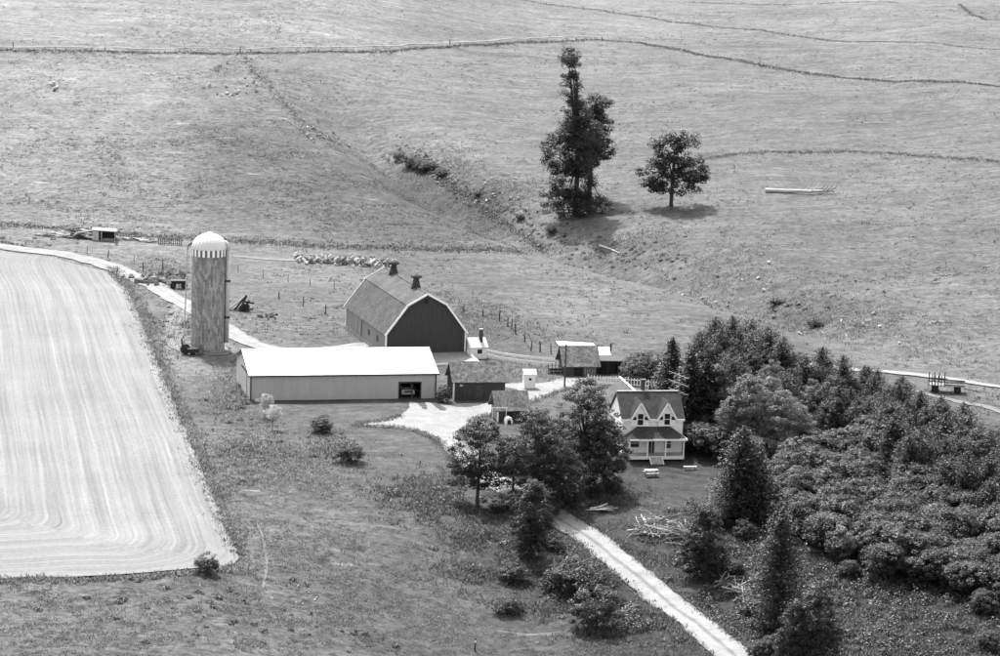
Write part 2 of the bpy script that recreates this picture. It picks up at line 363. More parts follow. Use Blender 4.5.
def grid(xs, ys):
    X, Y = np.meshgrid(xs, ys); nx, ny = len(xs), len(ys)
    i = np.arange((ny - 1) * (nx - 1)); r, c = i // (nx - 1), i % (nx - 1); a = r * nx + c
    return X.ravel(), Y.ravel(), np.stack([a, a + 1, a + nx + 1, a + nx], 1)
xs = np.concatenate([np.linspace(-1500, -200, 27)[:-1], np.arange(-200, 200, 1.0), np.linspace(200, 1500, 27)])
ys = np.concatenate([np.linspace(-600, 230, 22)[:-1], np.arange(230, 800, 1.0), np.linspace(800, 2500, 35)])
X, Y, F = grid(xs, ys)
near = (np.abs(X) < 215) & (Y > 215) & (Y < 820)
cov_light = np.full_like(X, .12); cov_light[near] = idw(X[near], Y[near], COVER_AND_LIGHT); cov_light[~near & (Y > 800)] = .2
rgh = np.full_like(X, .4); rgh[near] = idw(X[near], Y[near], ROUGH)
tag(link('ground', np_mesh('ground', np.stack([X, Y, ground_z(X, Y)], 1), F, 'ground', {'cover_and_light': cov_light, 'rough_cover': rgh}, True)), 'grassy farm hillside and pasture', kind='structure')

def resample(pts, step):
    out = [pts[0]]; acc = 0
    for a, b in zip(pts[:-1], pts[1:]):
        l = math.dist(a, b); n = max(1, int(l / step))
        for i in range(1, n + 1): out.append((a[0] + (b[0] - a[0]) * i / n, a[1] + (b[1] - a[1]) * i / n))
    return out
def smooth_line(pts, k=4):
    for _ in range(k):
        pts = [pts[0]] + [((a[0] + 2 * b[0] + c[0]) / 4, (a[1] + 2 * b[1] + c[1]) / 4) for a, b, c in zip(pts[:-2], pts[1:-1], pts[2:])] + [pts[-1]]
    return pts
def ribbon(name, pix, width, mat, lift, label, world=None, rag=.25, kind='structure'):
    line = world or [survey(*p) for p in pix]
    line = smooth_line(resample(smooth_line(resample(line, 4), 3), .8), 4)
    n = 9; V = []; ac = []; ru = []
    L = np.array(line); T = np.gradient(L, axis=0); T /= np.linalg.norm(T, axis=1)[:, None]
    for i, ((x, y), (tx, ty)) in enumerate(zip(L, T)):
        wd = width[0] + (width[1] - width[0]) * i / len(L) if isinstance(width, tuple) else width
        wd *= min(1, .35 + min(i, len(L) - 1 - i) * .8 / 3.0)
        e0 = rag * (vnoise(np.array([i * .8]), np.array([3.0]), 2.2, 5)[0] + vnoise(np.array([i * .8]), np.array([9.0]), .9, 8)[0]); e1 = rag * (vnoise(np.array([i * .8]), np.array([33.0]), 2.2, 6)[0] + vnoise(np.array([i * .8]), np.array([39.0]), .9, 9)[0])
        for j in range(n):
            s = (j / (n - 1) - .5) * wd
            s += (e0 if j == 0 else 0) * 2 + (e1 if j == n - 1 else 0) * 2
            V.append((x + ty * s, y - tx * s)); ac.append(j / (n - 1))
    V = np.array(V); m = len(L)
    z = ground_z(V[:, 0], V[:, 1]) + lift
    i = np.arange((m - 1) * (n - 1)); r, c = i // (n - 1), i % (n - 1); a = r * n + c
    F = np.stack([a, a + n, a + n + 1, a + 1], 1)[:, ::-1]
    return tag(link(name, np_mesh(name, np.c_[V, z], F, mat, {'across': ac}, True)), label, kind=kind), line
def patch(name, pix, mat, lift, label, step=.7, swath=False, rag=.5):
    """a sheet lying on the terrain inside an outline"""
    out_ = smooth_line(resample([survey(*p) for p in pix], 1.0), 2); q = np.array(out_ + [out_[0]])
    y0, y1 = q[:, 1].min(), q[:, 1].max(); rows = int((y1 - y0) / step); nc = max(8, int((q[:, 0].max() - q[:, 0].min()) / step))
    V = []
    for r in range(rows + 1):
        y = y0 + (y1 - y0) * (r + .001) / (rows + .002)
        xs_ = [a[0] + (b[0] - a[0]) * (y - a[1]) / (b[1] - a[1]) for a, b in zip(q[:-1], q[1:]) if (a[1] - y) * (b[1] - y) <= 0 and a[1] != b[1]]
        if len(xs_) < 2: xs_ = xs_ * 2 if xs_ else [V[-1][0]] * 2
        e = rag * vnoise(np.array([y, y + 500]), np.array([1.0, 1.0]), 1.6, 4)
        lo, hi = min(xs_) + e[0], max(xs_) + e[1]
        V += [(lo + (hi - lo) * c / nc, y) for c in range(nc + 1)]
    V = np.array(V); n = nc + 1; m = rows + 1
    i = np.arange((m - 1) * (n - 1)); r, c = i // (n - 1), i % (n - 1); a = r * n + c
    F = np.stack([a, a + 1, a + n + 1, a + n], 1)
    at = {}
    if swath:
        R1 = [survey(*p) for p in swath[0]]; B1 = [survey(*p) for p in swath[1]]
        dr, ar = seg_d(V[:, 0], V[:, 1], R1); db, ab = seg_d(V[:, 0], V[:, 1], B1)
        k = 5.0; h = np.clip(.5 + .5 * (db - dr) / k, 0, 1); at['swath'] = db + (dr - db) * h - k * h * (1 - h)
        at['run'] = np.where(dr < db, ar, -ab)
    z = ground_z(V[:, 0], V[:, 1]) + lift
    return tag(link(name, np_mesh(name, np.c_[V, z], F, mat, at, True)), label, kind='structure')
FIELD = [(-60, 246), (0, 251), (60, 260), (106, 272), (128, 290), (148, 340), (164, 380), (190, 440), (215, 505), (239, 559), (240, 563), (226, 568), (150, 574), (60, 578), (0, 580), (-60, 581)]
patch('hay_field', FIELD, 'field', .14, 'pale mown hay field', .7, ([(110, 262), (128, 290), (148, 340), (164, 380), (190, 440), (215, 505), (240, 566)], [(240, 566), (150, 575), (60, 579), (-60, 582)]))
_, TRACK = ribbon('farm_track', [(-40, 243), (0, 245), (40, 251), (80, 258), (110, 264), (150, 283), (190, 308), (235, 337), (262, 352), (300, 356), (345, 346), (372, 344)], 3.4, 'track', .12, 'pale farm track')
_, LANE = ribbon('farm_lane', [(452, 440), (468, 462), (492, 484), (530, 502), (562, 518), (600, 547), (650, 586), (700, 627), (745, 664), (790, 700)], (3.9, 3.9), 'lane', .12, 'two-rut gravel lane')
YARD = [(411, 401.3), (408, 410), (400, 416), (384, 421), (360, 423.6), (355, 426.2), (380, 427), (400, 428), (420, 432), (436, 440), (450, 453), (458, 466), (470, 474), (476, 462), (466, 444), (459, 431), (468, 422), (488, 415), (508, 410), (530, 403), (552, 394), (568, 388), (588, 379), (604, 374.5), (585, 374), (560, 379), (540, 384), (520, 383), (499, 384), (498, 386.5), (522, 390), (512, 396), (487, 403), (466, 408.5), (452, 407), (439, 402.5), (437, 404), (449, 410), (440, 412.5), (435, 408), (431, 401.3), (424, 401.3), (427, 411), (421, 409), (418, 401.3)]
def raster_patch(name, pix, mat, lift, label, dx=.14, dy=.3):
    """a ragged-edged sheet on the terrain inside any outline"""
    q = smooth_line(resample([survey(*p) for p in pix] + [survey(*pix[0])], 1.0), 2); a = np.array(q)
    xs_ = np.arange(a[:, 0].min() - 1, a[:, 0].max() + 1, dx); ys_ = np.arange(a[:, 1].min() - 1, a[:, 1].max() + 1, dy)
    X_, Y_, F_ = grid(xs_, ys_); c = np.c_[X_, Y_][F_].mean(1)
    c = c + np.c_[.45 * vnoise(c[:, 0], c[:, 1], 1.8, 41) + .25 * vnoise(c[:, 0], c[:, 1], .5, 43), .6 * vnoise(c[:, 0], c[:, 1], 2.2, 42)]
    F_ = F_[inside(c, q)]; used = np.unique(F_); idx = np.zeros(len(X_), int); idx[used] = np.arange(len(used))
    return tag(link(name, np_mesh(name, np.c_[X_, Y_, ground_z(X_, Y_) + lift][used], idx[F_], mat, None, True)), label, kind='structure')
def inside(pts, poly):
    x, y = pts[:, 0], pts[:, 1]; c = np.zeros(len(pts), bool)
    for (x0, y0), (x1, y1) in zip(poly, poly[1:] + poly[:1]):
        hit = ((y0 > y) != (y1 > y)) & (x < (x1 - x0) * (y - y0) / (y1 - y0 + 1e-9) + x0); c ^= hit
    return c
raster_patch('driveway', YARD, 'gravel', .035, 'gravel farmyard drive')
ribbon('road', [(720, 352), (800, 364), (880, 373), (920, 375), (960, 380), (1000, 387), (1040, 394)], 3.4, 'track', .14, 'pale valley road')
ribbon('path', [(905, 389), (930, 393), (960, 402), (1000, 412), (1030, 420)], 1.4, 'footpath', .07, 'worn path')
ribbon('path', [(255, 520), (266, 540), (272, 555), (270, 575), (262, 590)], .30, 'faint', .05, 'worn cattle path', rag=.05)
ribbon('path', [(-30, 44.5), (60, 47), (150, 48.5), (240, 49.5), (333, 47.5), (430, 43.5), (500, 39.5), (545, 37), (600, 35.5), (640, 38.5)], 1.0, 'path_bright', .08, 'worn headland path')
ribbon('path', [(228, 256), (270, 258), (300, 262), (330, 262)], 2.0, 'footpath', .06, 'worn bare ground')
ribbon('path', [(185, 300), (175, 325), (172, 345), (190, 356), (215, 358), (235, 352)], 3.0, 'footpath', .06, 'worn bare ground around the silo')

# ------------------------------------------------------------------ weeds (nobody could count them)
def blades(name, pts, label, mat, hgt, per=5, spread=.22, wid=.10):
    pts = np.asarray(pts); N = len(pts) * per
    b = np.repeat(pts, per, 0) + nrg.normal(0, 1, (N, 2)) * spread
    h = np.repeat(nrg.uniform(.5, 1.25, len(pts)), per) * hgt * nrg.uniform(.6, 1.2, N)
    a = nrg.uniform(0, 2 * math.pi, N); wv = wid * nrg.uniform(.6, 1.4, N) * (hgt / .5) ** .5
    z = ground_z(b[:, 0], b[:, 1]) - .03
    lean = nrg.normal(0, .45, (N, 2)) * h[:, None]
    V = np.zeros((N, 4, 3)); ca, sa = np.cos(a), np.sin(a)
    V[:, 0] = np.c_[b[:, 0] - ca * wv * .5, b[:, 1] - sa * wv * .5, z]
    V[:, 1] = np.c_[b[:, 0] + ca * wv * .5, b[:, 1] + sa * wv * .5, z]
    V[:, 2] = np.c_[b[:, 0] + lean[:, 0] * .8 + ca * wv * .7, b[:, 1] + lean[:, 1] * .8 + sa * wv * .7, z + h * .75]
    V[:, 3] = np.c_[b[:, 0] + lean[:, 0] - ca * wv * .4, b[:, 1] + lean[:, 1] - sa * wv * .4, z + h]
    tone = np.repeat(nrg.uniform(0, 1, N), 4)
    return tag(link(name, np_mesh(name, V.reshape(-1, 3), np.arange(4 * N).reshape(-1, 4), mat, {'leaf_tone': tone})), label, cat='weeds', kind='stuff')
def strip_pts(pix, width, step, world=None):
    line = np.array(resample(world or [survey(*p) for p in pix], step)); n = len(line)
    return line + nrg.normal(0, 1, (n, 2)) * width / 2
def cloud(u, v, ru, rv, n):
    """weed spots round a place, with radii measured on the ground"""
    x, y = survey(u, v); return np.c_[x + nrg.normal(0, ru, n), y + nrg.normal(0, rv, n)]
def off_roads_early(p, margin=2.3):
    d, _ = seg_d(p[:, 0], p[:, 1], TRACK[::6] + [TRACK[-1]]); return p[d > margin]
L4 = [(-20, 221), (60, 228), (150, 237), (250, 242), (350, 247), (430, 250), (520, 252)]
L1 = [(-30, 48), (60, 51), (150, 53), (240, 54), (333, 52), (430, 48), (500, 44), (545, 42), (600, 40), (640, 43), (700, 55), (760, 65), (830, 76), (900, 82), (1030, 90)]
blades('grass_strip', np.concatenate([strip_pts(L4, 3.2, .05), strip_pts([(440, 180), (480, 206), (512, 227), (545, 253)], 1.2, .09), strip_pts(L1, 1.6, .07)]), 'long dark grass strips along the hillside headlands', 'weed_dark', .30, 4)
blades('grass_strip', np.concatenate([strip_pts([(520, -1), (600, 10), (666, 21), (760, 30), (850, 42), (1030, 52)], 1.0, .12), strip_pts([(690, 160), (730, 155), (780, 152), (840, 151), (900, 154), (1030, 163)], 1.8, .06), strip_pts([(960, 4), (985, 20), (1030, 21)], .9, .15), strip_pts([(690, 2), (800, 4), (900, 3)], 1.2, .2)]), 'thin dark grass lines across the upper hill', 'weed_dark', .26, 4)
blades('grass_strip', off_roads_early(np.concatenate([strip_pts([(242, 57), (258, 76), (282, 102), (300, 120), (330, 140)], 1.8, .2), strip_pts([(470, 300), (500, 312), (530, 330), (560, 345)], 4.5, .2), strip_pts([(110, 263), (60, 252), (0, 242)], 1.0, .1), strip_pts([(105, 268), (150, 277), (190, 302)], 1.0, .3)])), 'rough weeds along the cattle path and the fence', 'weed_dark', .30, 4)
# general speckle of the pastures
def scatter(n, dens):
    xs_ = nrg.uniform(-130, 130, n); ys_ = nrg.uniform(262, 800, n)
    keep = (np.abs(xs_) < ys_ * .175 + 6)
    clump = vnoise(xs_, ys_, 3.0, 71) + .8 * vnoise(xs_, ys_, 14, 72)
    r = idw(xs_, ys_, ROUGH)
    keep &= (clump > .06) & (nrg.uniform(0, 1, n) < r * dens)
    return np.c_[xs_, ys_][keep]
FPOLY = [survey(*p) for p in FIELD]
def inside(pts, poly):
    x, y = pts[:, 0], pts[:, 1]; c = np.zeros(len(pts), bool)
    for (x0, y0), (x1, y1) in zip(poly, poly[1:] + poly[:1]):
        hit = ((y0 > y) != (y1 > y)) & (x < (x1 - x0) * (y - y0) / (y1 - y0 + 1e-9) + x0); c ^= hit
    return c
def off_roads(p, margin=2.1):
    for ln in (TRACK, LANE):
        d, _ = seg_d(p[:, 0], p[:, 1], ln[::6] + [ln[-1]]); p = p[d > margin]
    return p
pw = scatter(420000, .42); pw = off_roads(pw[~inside(pw, FPOLY)])
yard = np.hypot((pw[:, 0] + 4) / 40, (pw[:, 1] - 392) / 30) > 1
pw = pw[yard]; nearf = pw[:, 1] < 345
blades('pasture_weeds', pw[nearf], 'tufts of coarse grass over the near pasture', 'weed', .26, 6, .2, .09)
blades('pasture_weeds', pw[~nearf], 'tufts of coarse grass over the hillsides', 'weed_dark', .24, 4, .22, .15)
xs_ = nrg.uniform(-62, 62, 90000); ys_ = nrg.uniform(258, 348, 90000); q_ = np.c_[xs_, ys_]
q_ = q_[(np.abs(xs_) < ys_ * .175 + 4) & (vnoise(xs_, ys_, 1.8, 171) + .7 * vnoise(xs_, ys_, 6, 172) > -.02) & (idw(xs_, ys_, ROUGH) > nrg.uniform(0, .9, len(xs_)))]
q_ = off_roads(q_[~inside(q_, FPOLY)])
blades('pasture_grass', q_, 'short clumped grass over the near pasture', 'weed', .17, 4, .16, .12)
edge = np.concatenate([strip_pts([(113, 268), (131, 290), (151, 340), (167, 380), (193, 440), (218, 505), (241, 558)], 1.3, .07), strip_pts([(240, 566), (226, 571), (150, 578), (60, 580.5), (-30, 582)], 1.0, .05)])
blades('grass_strip', edge, 'ragged grass along the edge of the hay field', 'weed', .40, 4)
lanew = np.concatenate([strip_pts(None, .8, .12, [(x - 2.3, y) for x, y in LANE[8::8]]), strip_pts(None, 1.0, .12, [(x + 2.4, y + .6) for x, y in LANE[40::8]])])
yl_ = [survey(*p) for p in YARD[2:16]]; lanew = np.concatenate([lanew, strip_pts(None, .7, .06, yl_), strip_pts(None, .6, .1, [survey(*p) for p in YARD[16:22]])])
blades('lane_weeds', lanew, 'rank weeds beside the gravel lane', 'weed', .3, 5)
bank = np.concatenate([cloud(470, 510, 5, 4, 1500), cloud(520, 545, 3.5, 5, 2200), cloud(500, 580, 3, 4, 900), cloud(570, 560, 3, 5, 1500), cloud(560, 590, 3, 4, 900), cloud(620, 620, 4, 4, 1300), cloud(440, 490, 4, 4, 600),
  cloud(760, 540, 4, 6, 1800), cloud(730, 570, 3, 5, 1100), cloud(830, 560, 6, 5, 2200), cloud(930, 620, 6, 6, 2200), cloud(880, 640, 5, 5, 1400), cloud(980, 600, 5, 6, 1500), cloud(750, 630, 4, 5, 1500), cloud(790, 650, 4, 5, 800), cloud(680, 560, 2, 4, 600), cloud(640, 545, 2, 3, 500), cloud(600, 500, 3, 3, 300)])
bank = bank[vnoise(bank[:, 0], bank[:, 1], 2.4, 91) + .6 * vnoise(bank[:, 0], bank[:, 1], 7, 92) > -.05]
blades('bank_weeds', off_roads(bank, 1.9), 'tall weeds covering the bank and the lower meadow', 'weed', .42, 7, .35, .11)
junkw = np.concatenate([cloud(190, 330, 3, 10, 500), cloud(240, 380, 2, 10, 500), cloud(225, 400, 1.5, 6, 300), cloud(250, 450, 3, 8, 700), cloud(300, 470, 3, 6, 500), cloud(330, 445, 1.3, 4, 300), cloud(160, 276, 3, 8, 500), cloud(440, 170, 4, 9, 700), cloud(500, 205, 4, 9, 700), cloud(620, 248, 6, 5, 350), cloud(720, 275, 5, 8, 500), cloud(800, 315, 5, 8, 600), cloud(860, 325, 5, 8, 500), cloud(930, 345, 4, 8, 300), cloud(520, 372, 5, 3, 250), cloud(470, 320, 3, 10, 600)])
blades('rough_weeds', off_roads(junkw, 1.9), 'patches of rough weeds in the swale and round the yard', 'weed', .36, 5, .3)

# ------------------------------------------------------------------ trees and shrubs
def leaf_quads(c, nrm, size, asp=.62):
    N = len(c); nrm = nrm / np.linalg.norm(nrm, axis=1)[:, None]
    t = np.cross(nrm, nrg.normal(0, 1, (N, 3))); t /= np.linalg.norm(t, axis=1)[:, None] + 1e-9; b = np.cross(nrm, t)
    s = (size * nrg.uniform(.6, 1.35, N))[:, None]
    V = np.stack([c - t * s * .5, c + b * s * asp * .5, c + t * s * .5, c - b * s * asp * .5], 1)
    return V.reshape(-1, 3)
def crown_mesh(name, lobes, mat, n_cl, per, clr, size, up=.5, core=.25):
    per = int(per * 2.5); size = size * .56; n_cl = int(n_cl * 1.25)
    """leaf clumps over the surface of a set of ellipsoids (x,y,z,rx,ry,rz); gaps stay open between the clumps"""
    vol = np.array([(l[3] * l[4] * l[5]) ** .667 for l in lobes]); vol /= vol.sum()
    C = []; NN = []; tone = []
    for l, p in zip(lobes, vol):
        k = max(3, int(round(n_cl * p)))
        d = nrg.normal(0, 1, (k, 3)); d[:, 2] += .25; d /= np.linalg.norm(d, axis=1)[:, None]
        r = np.where(nrg.uniform(0, 1, k) < core, nrg.uniform(.35, .8, k), nrg.uniform(.8, 1.06, k))
        cc = np.array(l[:3]) + d * r[:, None] * np.array(l[3:])
        tn = nrg.uniform(0, 1, k)
        for ci, di, ti in zip(cc, d, tn):
            m = int(per * nrg.uniform(.6, 1.4)); q = nrg.normal(0, 1, (m, 3)); q /= np.linalg.norm(q, axis=1)[:, None]
            rr = clr * nrg.uniform(.7, 1.3) * nrg.uniform(.3, 1, m) ** .5
            C.append(ci + q * rr[:, None] * np.array([1, 1, .62])); NN.append(q * .55 + di * .35 + np.array([0, 0, up]) + nrg.normal(0, .35, (m, 3)))
            tone.append(np.clip(ti * .6 + nrg.uniform(0, .4, m), 0, 1))
    C = np.concatenate(C); NN = np.concatenate(NN); tone = np.concatenate(tone)
    V = leaf_quads(C, NN, size)
    return np_mesh(name, V, np.arange(len(V)).reshape(-1, 4), mat, {'leaf_tone': np.repeat(tone, 4)})
def trunk_mesh(name, h, r, lobes, nl=7):
    b = MB(); tl = max(lobes, key=lambda l: l[2]); top = tl[2]
    b.tube([(0, 0, -.4), (0, 0, .3), (r * .4, 0, h * .35), (tl[0] * .5, tl[1] * .5, h * .62), (tl[0], tl[1], top)], [r * 1.5, r * 1.1, r * .85, r * .55, r * .15], 8)
    for i in range(nl):
        l = lobes[i % len(lobes)]; z0 = h * rng.uniform(.22, .55); a = rng.uniform(0, 6.28)
        e = (l[0] + math.cos(a) * l[3] * .7, l[1] + math.sin(a) * l[4] * .7, l[2] + l[5] * rng.uniform(-.3, .5))
        mid = (e[0] * .45, e[1] * .45, z0 + (e[2] - z0) * .62)
        b.tube([(0, 0, z0), mid, e], [r * .5, r * .32, r * .07], 5)
    return b.mesh(name, 'bark', True)
class Kind:
    def __init__(s, crown, trunk=None): s.crown = crown; s.trunk = trunk
def plant(kind, name, label, cat, xy, scale=1.0, group=None, sz=1.0):
    x, y = xy
    o = thing(name, label, cat, (x, y, gz(x, y)), rng.uniform(0, 6.28), group, (scale, scale, scale * sz))
    link('crown', kind.crown, o)
    if kind.trunk: link('trunk' if cat == 'tree' else 'stem', kind.trunk, o)
    return o
def plant_top(kind, h0, u, v, h, name, label, cat, group=None, sz=1.0, rot=None):
    """stand a plant of height h so that its top shows at this place"""
    xy = survey(u, v, h); return plant(kind, name, label, cat, xy, h / h0 / sz, group, sz)
# broadleaf kinds, modelled at their natural size
def broad(name, h, lobes, mat, n_cl, per, clr, size, r=.25, nl=7, up=.5, core=.25):
    return Kind(crown_mesh(name + '_crown', lobes, mat, n_cl, per, clr, size, up, core), trunk_mesh(name + '_trunk', h, r, lobes, nl))
maple = broad('yard_tree', 10, [(0, 0, 6.2, 3.1, 3.1, 3.2), (-1.6, .6, 3.9, 2.1, 2.2, 1.9), (1.7, -.6, 4.1, 2.0, 2.1, 2.0), (.3, .2, 8.2, 1.8, 1.8, 1.6), (.1, -1.4, 3.3, 1.7, 1.6, 1.2)], 'leaf_dark', 180, 34, .58, .36, .2, core=.12)
bigtree = broad('big_yard_tree', 14, [(0, 0, 8.5, 4.2, 4.0, 4.2), (-2.6, .5, 5.6, 2.9, 2.8, 2.6), (2.7, -.4, 5.8, 2.8, 3, 2.8), (.8, .5, 11.4, 2.4, 2.4, 2.3), (-1.6, -1.2, 10, 2.2, 2.2, 2), (.6, -2.4, 6.4, 2.5, 2.3, 2.6)], 'leaf', 250, 36, .66, .38, .33, 11, core=.12)
lowtree = broad('low_yard_tree', 9, [(0, 0, 5.0, 3.3, 3.2, 3.0), (-1.6, -.8, 3.2, 2.3, 2.3, 2.0), (1.8, -.5, 3.2, 2.2, 2.2, 2.1), (.2, .3, 7.2, 2.0, 2.0, 1.7)], 'leaf', 175, 36, .56, .36, .2, core=.12)
lowtree_dark = broad('dark_wood_tree', 9, [(0, 0, 5.0, 3.1, 3.0, 3.0), (-1.6, -.8, 3.2, 2.2, 2.2, 2.2), (1.7, .5, 3.2, 2.2, 2.2, 2.3), (.6, .3, 7.0, 1.8, 1.8, 1.7)], 'leaf_dark', 200, 34, .55, .34, .18)
feathery = broad('feathery_wood_tree', 9, [(0, 0, 4.8, 2.6, 2.6, 3.2), (-1.3, .5, 3.0, 2.0, 2.0, 2.2), (1.2, -.5, 3.4, 1.9, 1.9, 2.2), (-.3, .2, 7.4, 1.4, 1.4, 1.5)], 'leaf_mid', 170, 34, .5, .3, .14)
column = broad('upright_tree', 9, [(0, 0, 4.6, 2.2, 2.2, 3.9), (.5, -.6, 2.7, 2.0, 2.0, 2.1), (-.7, .4, 3.0, 1.9, 1.9, 2.3), (0, 0, 7.4, 1.3, 1.3, 1.6)], 'leaf_dark', 200, 34, .55, .34, .16)
pale_tree = broad('pale_tree', 9, [(0, 0, 5.2, 2.7, 2.7, 3.2), (-1.1, -.4, 3.4, 2.2, 2.2, 2.2), (1.1, .2, 3.6, 2.1, 2.1, 2.3), (.2, 0, 7.6, 1.5, 1.5, 1.4)], 'leaf_pale', 210, 34, .55, .34, .16)
sumac = [broad('thicket_shrub', 4.5, L, 'leaf', 130, 34, .5, .34, .1, 5, .9) for L in (
   [(0, 0, 2.6, 2.3, 2.3, 1.8), (-1.3, .4, 1.8, 1.7, 1.7, 1.4), (1.3, -.4, 1.9, 1.7, 1.7, 1.5)],
   [(0, 0, 2.3, 2.6, 2.2, 1.6), (1.0, .8, 2.8, 1.5, 1.5, 1.4), (-1.4, -.5, 1.7, 1.6, 1.6, 1.4)])]
sumac_pale = broad('pale_thicket_shrub', 4.5, [(0, 0, 2.7, 2.2, 2.2, 1.8), (-1.2, -.5, 1.9, 1.7, 1.7, 1.5), (1.1, .3, 2.0, 1.6, 1.6, 1.4)], 'leaf_mid', 140, 36, .5, .34, .1, 5, .9)
bush = broad('round_bush', 2.6, [(0, 0, 1.45, 1.25, 1.25, 1.2), (-.5, .2, 1.0, 1.0, 1.0, .85), (.5, -.2, 1.0, 1.0, 1.0, .85)], 'leaf', 120, 24, .3, .2, .05, 5, .7)
bush_dark = broad('dark_bush', 2.6, [(0, 0, 1.3, 1.4, 1.3, 1.15), (-.7, .2, .9, 1.0, 1.0, .8), (.7, -.2, .9, 1.0, 1.0, .8)], 'leaf_dark', 120, 24, .3, .2, .05, 5, .7)
sapling = broad('sapling', 3.2, [(0, 0, 2.2, 1.0, 1.0, .85), (.3, .2, 1.8, .8, .8, .6)], 'blossom', 60, 20, .28, .17, .045, 5, .7)
def whorls(name, h, wid, mat, droop, n_w, n_b, seed_tip, ntuft, size, asp, skirt=.06, pw_=.8):
    C = []; NN = []; tone = []; b = MB(); b.tube([(0, 0, -.3), (0, 0, h * .5), (0, 0, h * .99)], [h * .018, h * .011, .015], 6)
    for i in range(n_w):
        t = i / (n_w - 1); z = h * (skirt + (1 - skirt) * .96 * t ** .9); L0 = wid * (1 - t) ** pw_ + .12
        for j in range(n_b if t < .75 else max(4, n_b - 3)):
            a = rng.uniform(0, 6.28); L = L0 * rng.uniform(.7, 1.18); zz = z + rng.uniform(-.5, .5) * h / n_w
            m = max(2, int(ntuft * (L / wid) + 2)); s = np.linspace(.12, 1, m) + nrg.normal(0, .05, m)
            bend = droop * s * L + seed_tip * s ** 2 * L
            x = np.cos(a) * s * L; y = np.sin(a) * s * L; q = np.c_[x, y, zz + bend] + nrg.normal(0, .07 * wid * .5, (m, 3))
            C.append(q); d = np.array([math.cos(a) * .25, math.sin(a) * .25, .8]); NN.append(d + nrg.normal(0, .42, (m, 3)))
            tone.append(np.clip(nrg.uniform(0, 1, m) * .5 + s * .45, 0, 1))
            if L > wid * .5 and j % 2 == 0: b.tube([(0, 0, zz), (math.cos(a) * L * .8, math.sin(a) * L * .8, zz + droop * L * .7)], [.035, .01], 4, False)
    C = np.concatenate(C); NN = np.concatenate(NN); tone = np.concatenate(tone)
    V = leaf_quads(C, NN, size, asp)
    return Kind(np_mesh(name + '_crown', V, np.arange(len(V)).reshape(-1, 4), mat, {'leaf_tone': np.repeat(tone, 4)}), b.mesh(name + '_trunk', 'bark', True))
spruces = [whorls('spruce', 12, 4.2, 'spruce', -.26, 38, 26, .14, 34, .31, .42, .04, .68) for _ in range(2)]
pines = [whorls('pine', 8, 2.4 + .35 * i, 'needle', .10 + .05 * i, 20, 24, .22, 30, .23, .42, .05, (.42, .5, .62, .36)[i]) for i in range(4)]
bigfir = whorls('fir', 12, 4.2, 'spruce', -.10, 34, 26, .12, 34, .31, .45, .02, .5)
shaggy = whorls('shaggy_conifer', 12, 3.0, 'needle', .12, 32, 24, .2, 30, .26, .42, .02, .42)

def growth(name, pts, label, mat, rad, per, size):
    """low leafy clumps, too many to count"""
    C = []; NN = []; tn = []
    for x, y in pts:
        k = rad * rng.uniform(.5, 1.3); m = int(per * (k / rad) ** 1.6) + 6
        d = nrg.normal(0, 1, (m, 3)); d[:, 2] = np.abs(d[:, 2]); d /= np.linalg.norm(d, axis=1)[:, None]
        C.append(np.array([x, y, gz(x, y)]) + d * k * nrg.uniform(.6, 1.05, m)[:, None] * np.array([1, 1, .8])); NN.append(d + nrg.normal(0, .4, (m, 3)) + np.array([0, 0, .5])); tn.append(np.clip(rng.random() * .6 + nrg.uniform(0, .4, m), 0, 1))
    C = np.concatenate(C); V = leaf_quads(C, np.concatenate(NN), size)
    return tag(link(name, np_mesh(name, V, np.arange(len(V)).reshape(-1, 4), mat, {'leaf_tone': np.repeat(np.concatenate(tn), 4)})), label, cat='weeds', kind='stuff')
gp = np.concatenate([cloud(760, 545, 4, 6, 90), cloud(735, 580, 3, 5, 70), cloud(830, 560, 5, 5, 110), cloud(930, 620, 6, 6, 150), cloud(980, 595, 5, 6, 90), cloud(755, 635, 4, 5, 80), cloud(870, 640, 5, 5, 110), cloud(880, 590, 6, 5, 110), cloud(800, 600, 4, 6, 70), cloud(720, 520, 2.5, 3, 40), cloud(560, 585, 4, 5, 40), cloud(630, 620, 3, 4, 30), cloud(520, 540, 3, 4, 30), cloud(690, 575, 1.6, 3, 14), cloud(470, 505, 4, 3, 30)])
growth('meadow_growth', off_roads(gp, 2.4), 'leafy low growth dotted over the lower meadow and the lane banks', 'leaf_dark', .85, 62, .25)
GUL = np.array(resample([survey(*p) for p in ((388, 148), (415, 160), (445, 176), (475, 192), (505, 208), (535, 228), (570, 243), (620, 256), (680, 268))], .55))
gp = np.concatenate([cloud(240, 400, 1.5, 9, 40), cloud(260, 455, 3, 6, 40), cloud(190, 320, 2.0, 9, 40), GUL + nrg.normal(0, 1, GUL.shape) * np.array([1.3, 3.0]), cloud(150, 278, 2.5, 5, 30), cloud(800, 310, 6, 9, 30), cloud(640, 255, 5, 4, 15), cloud(330, 445, 1.2, 4, 20), cloud(300, 620, 9, 6, 30), cloud(110, 600, 10, 5, 25), cloud(90, 236, 5, 5, 30)])
growth('rough_growth', off_roads(gp[~inside(gp, FPOLY)], 2.4), 'low dark leafy weeds dotted round the pastures and the yard', 'leaf', .42, 36, .2)

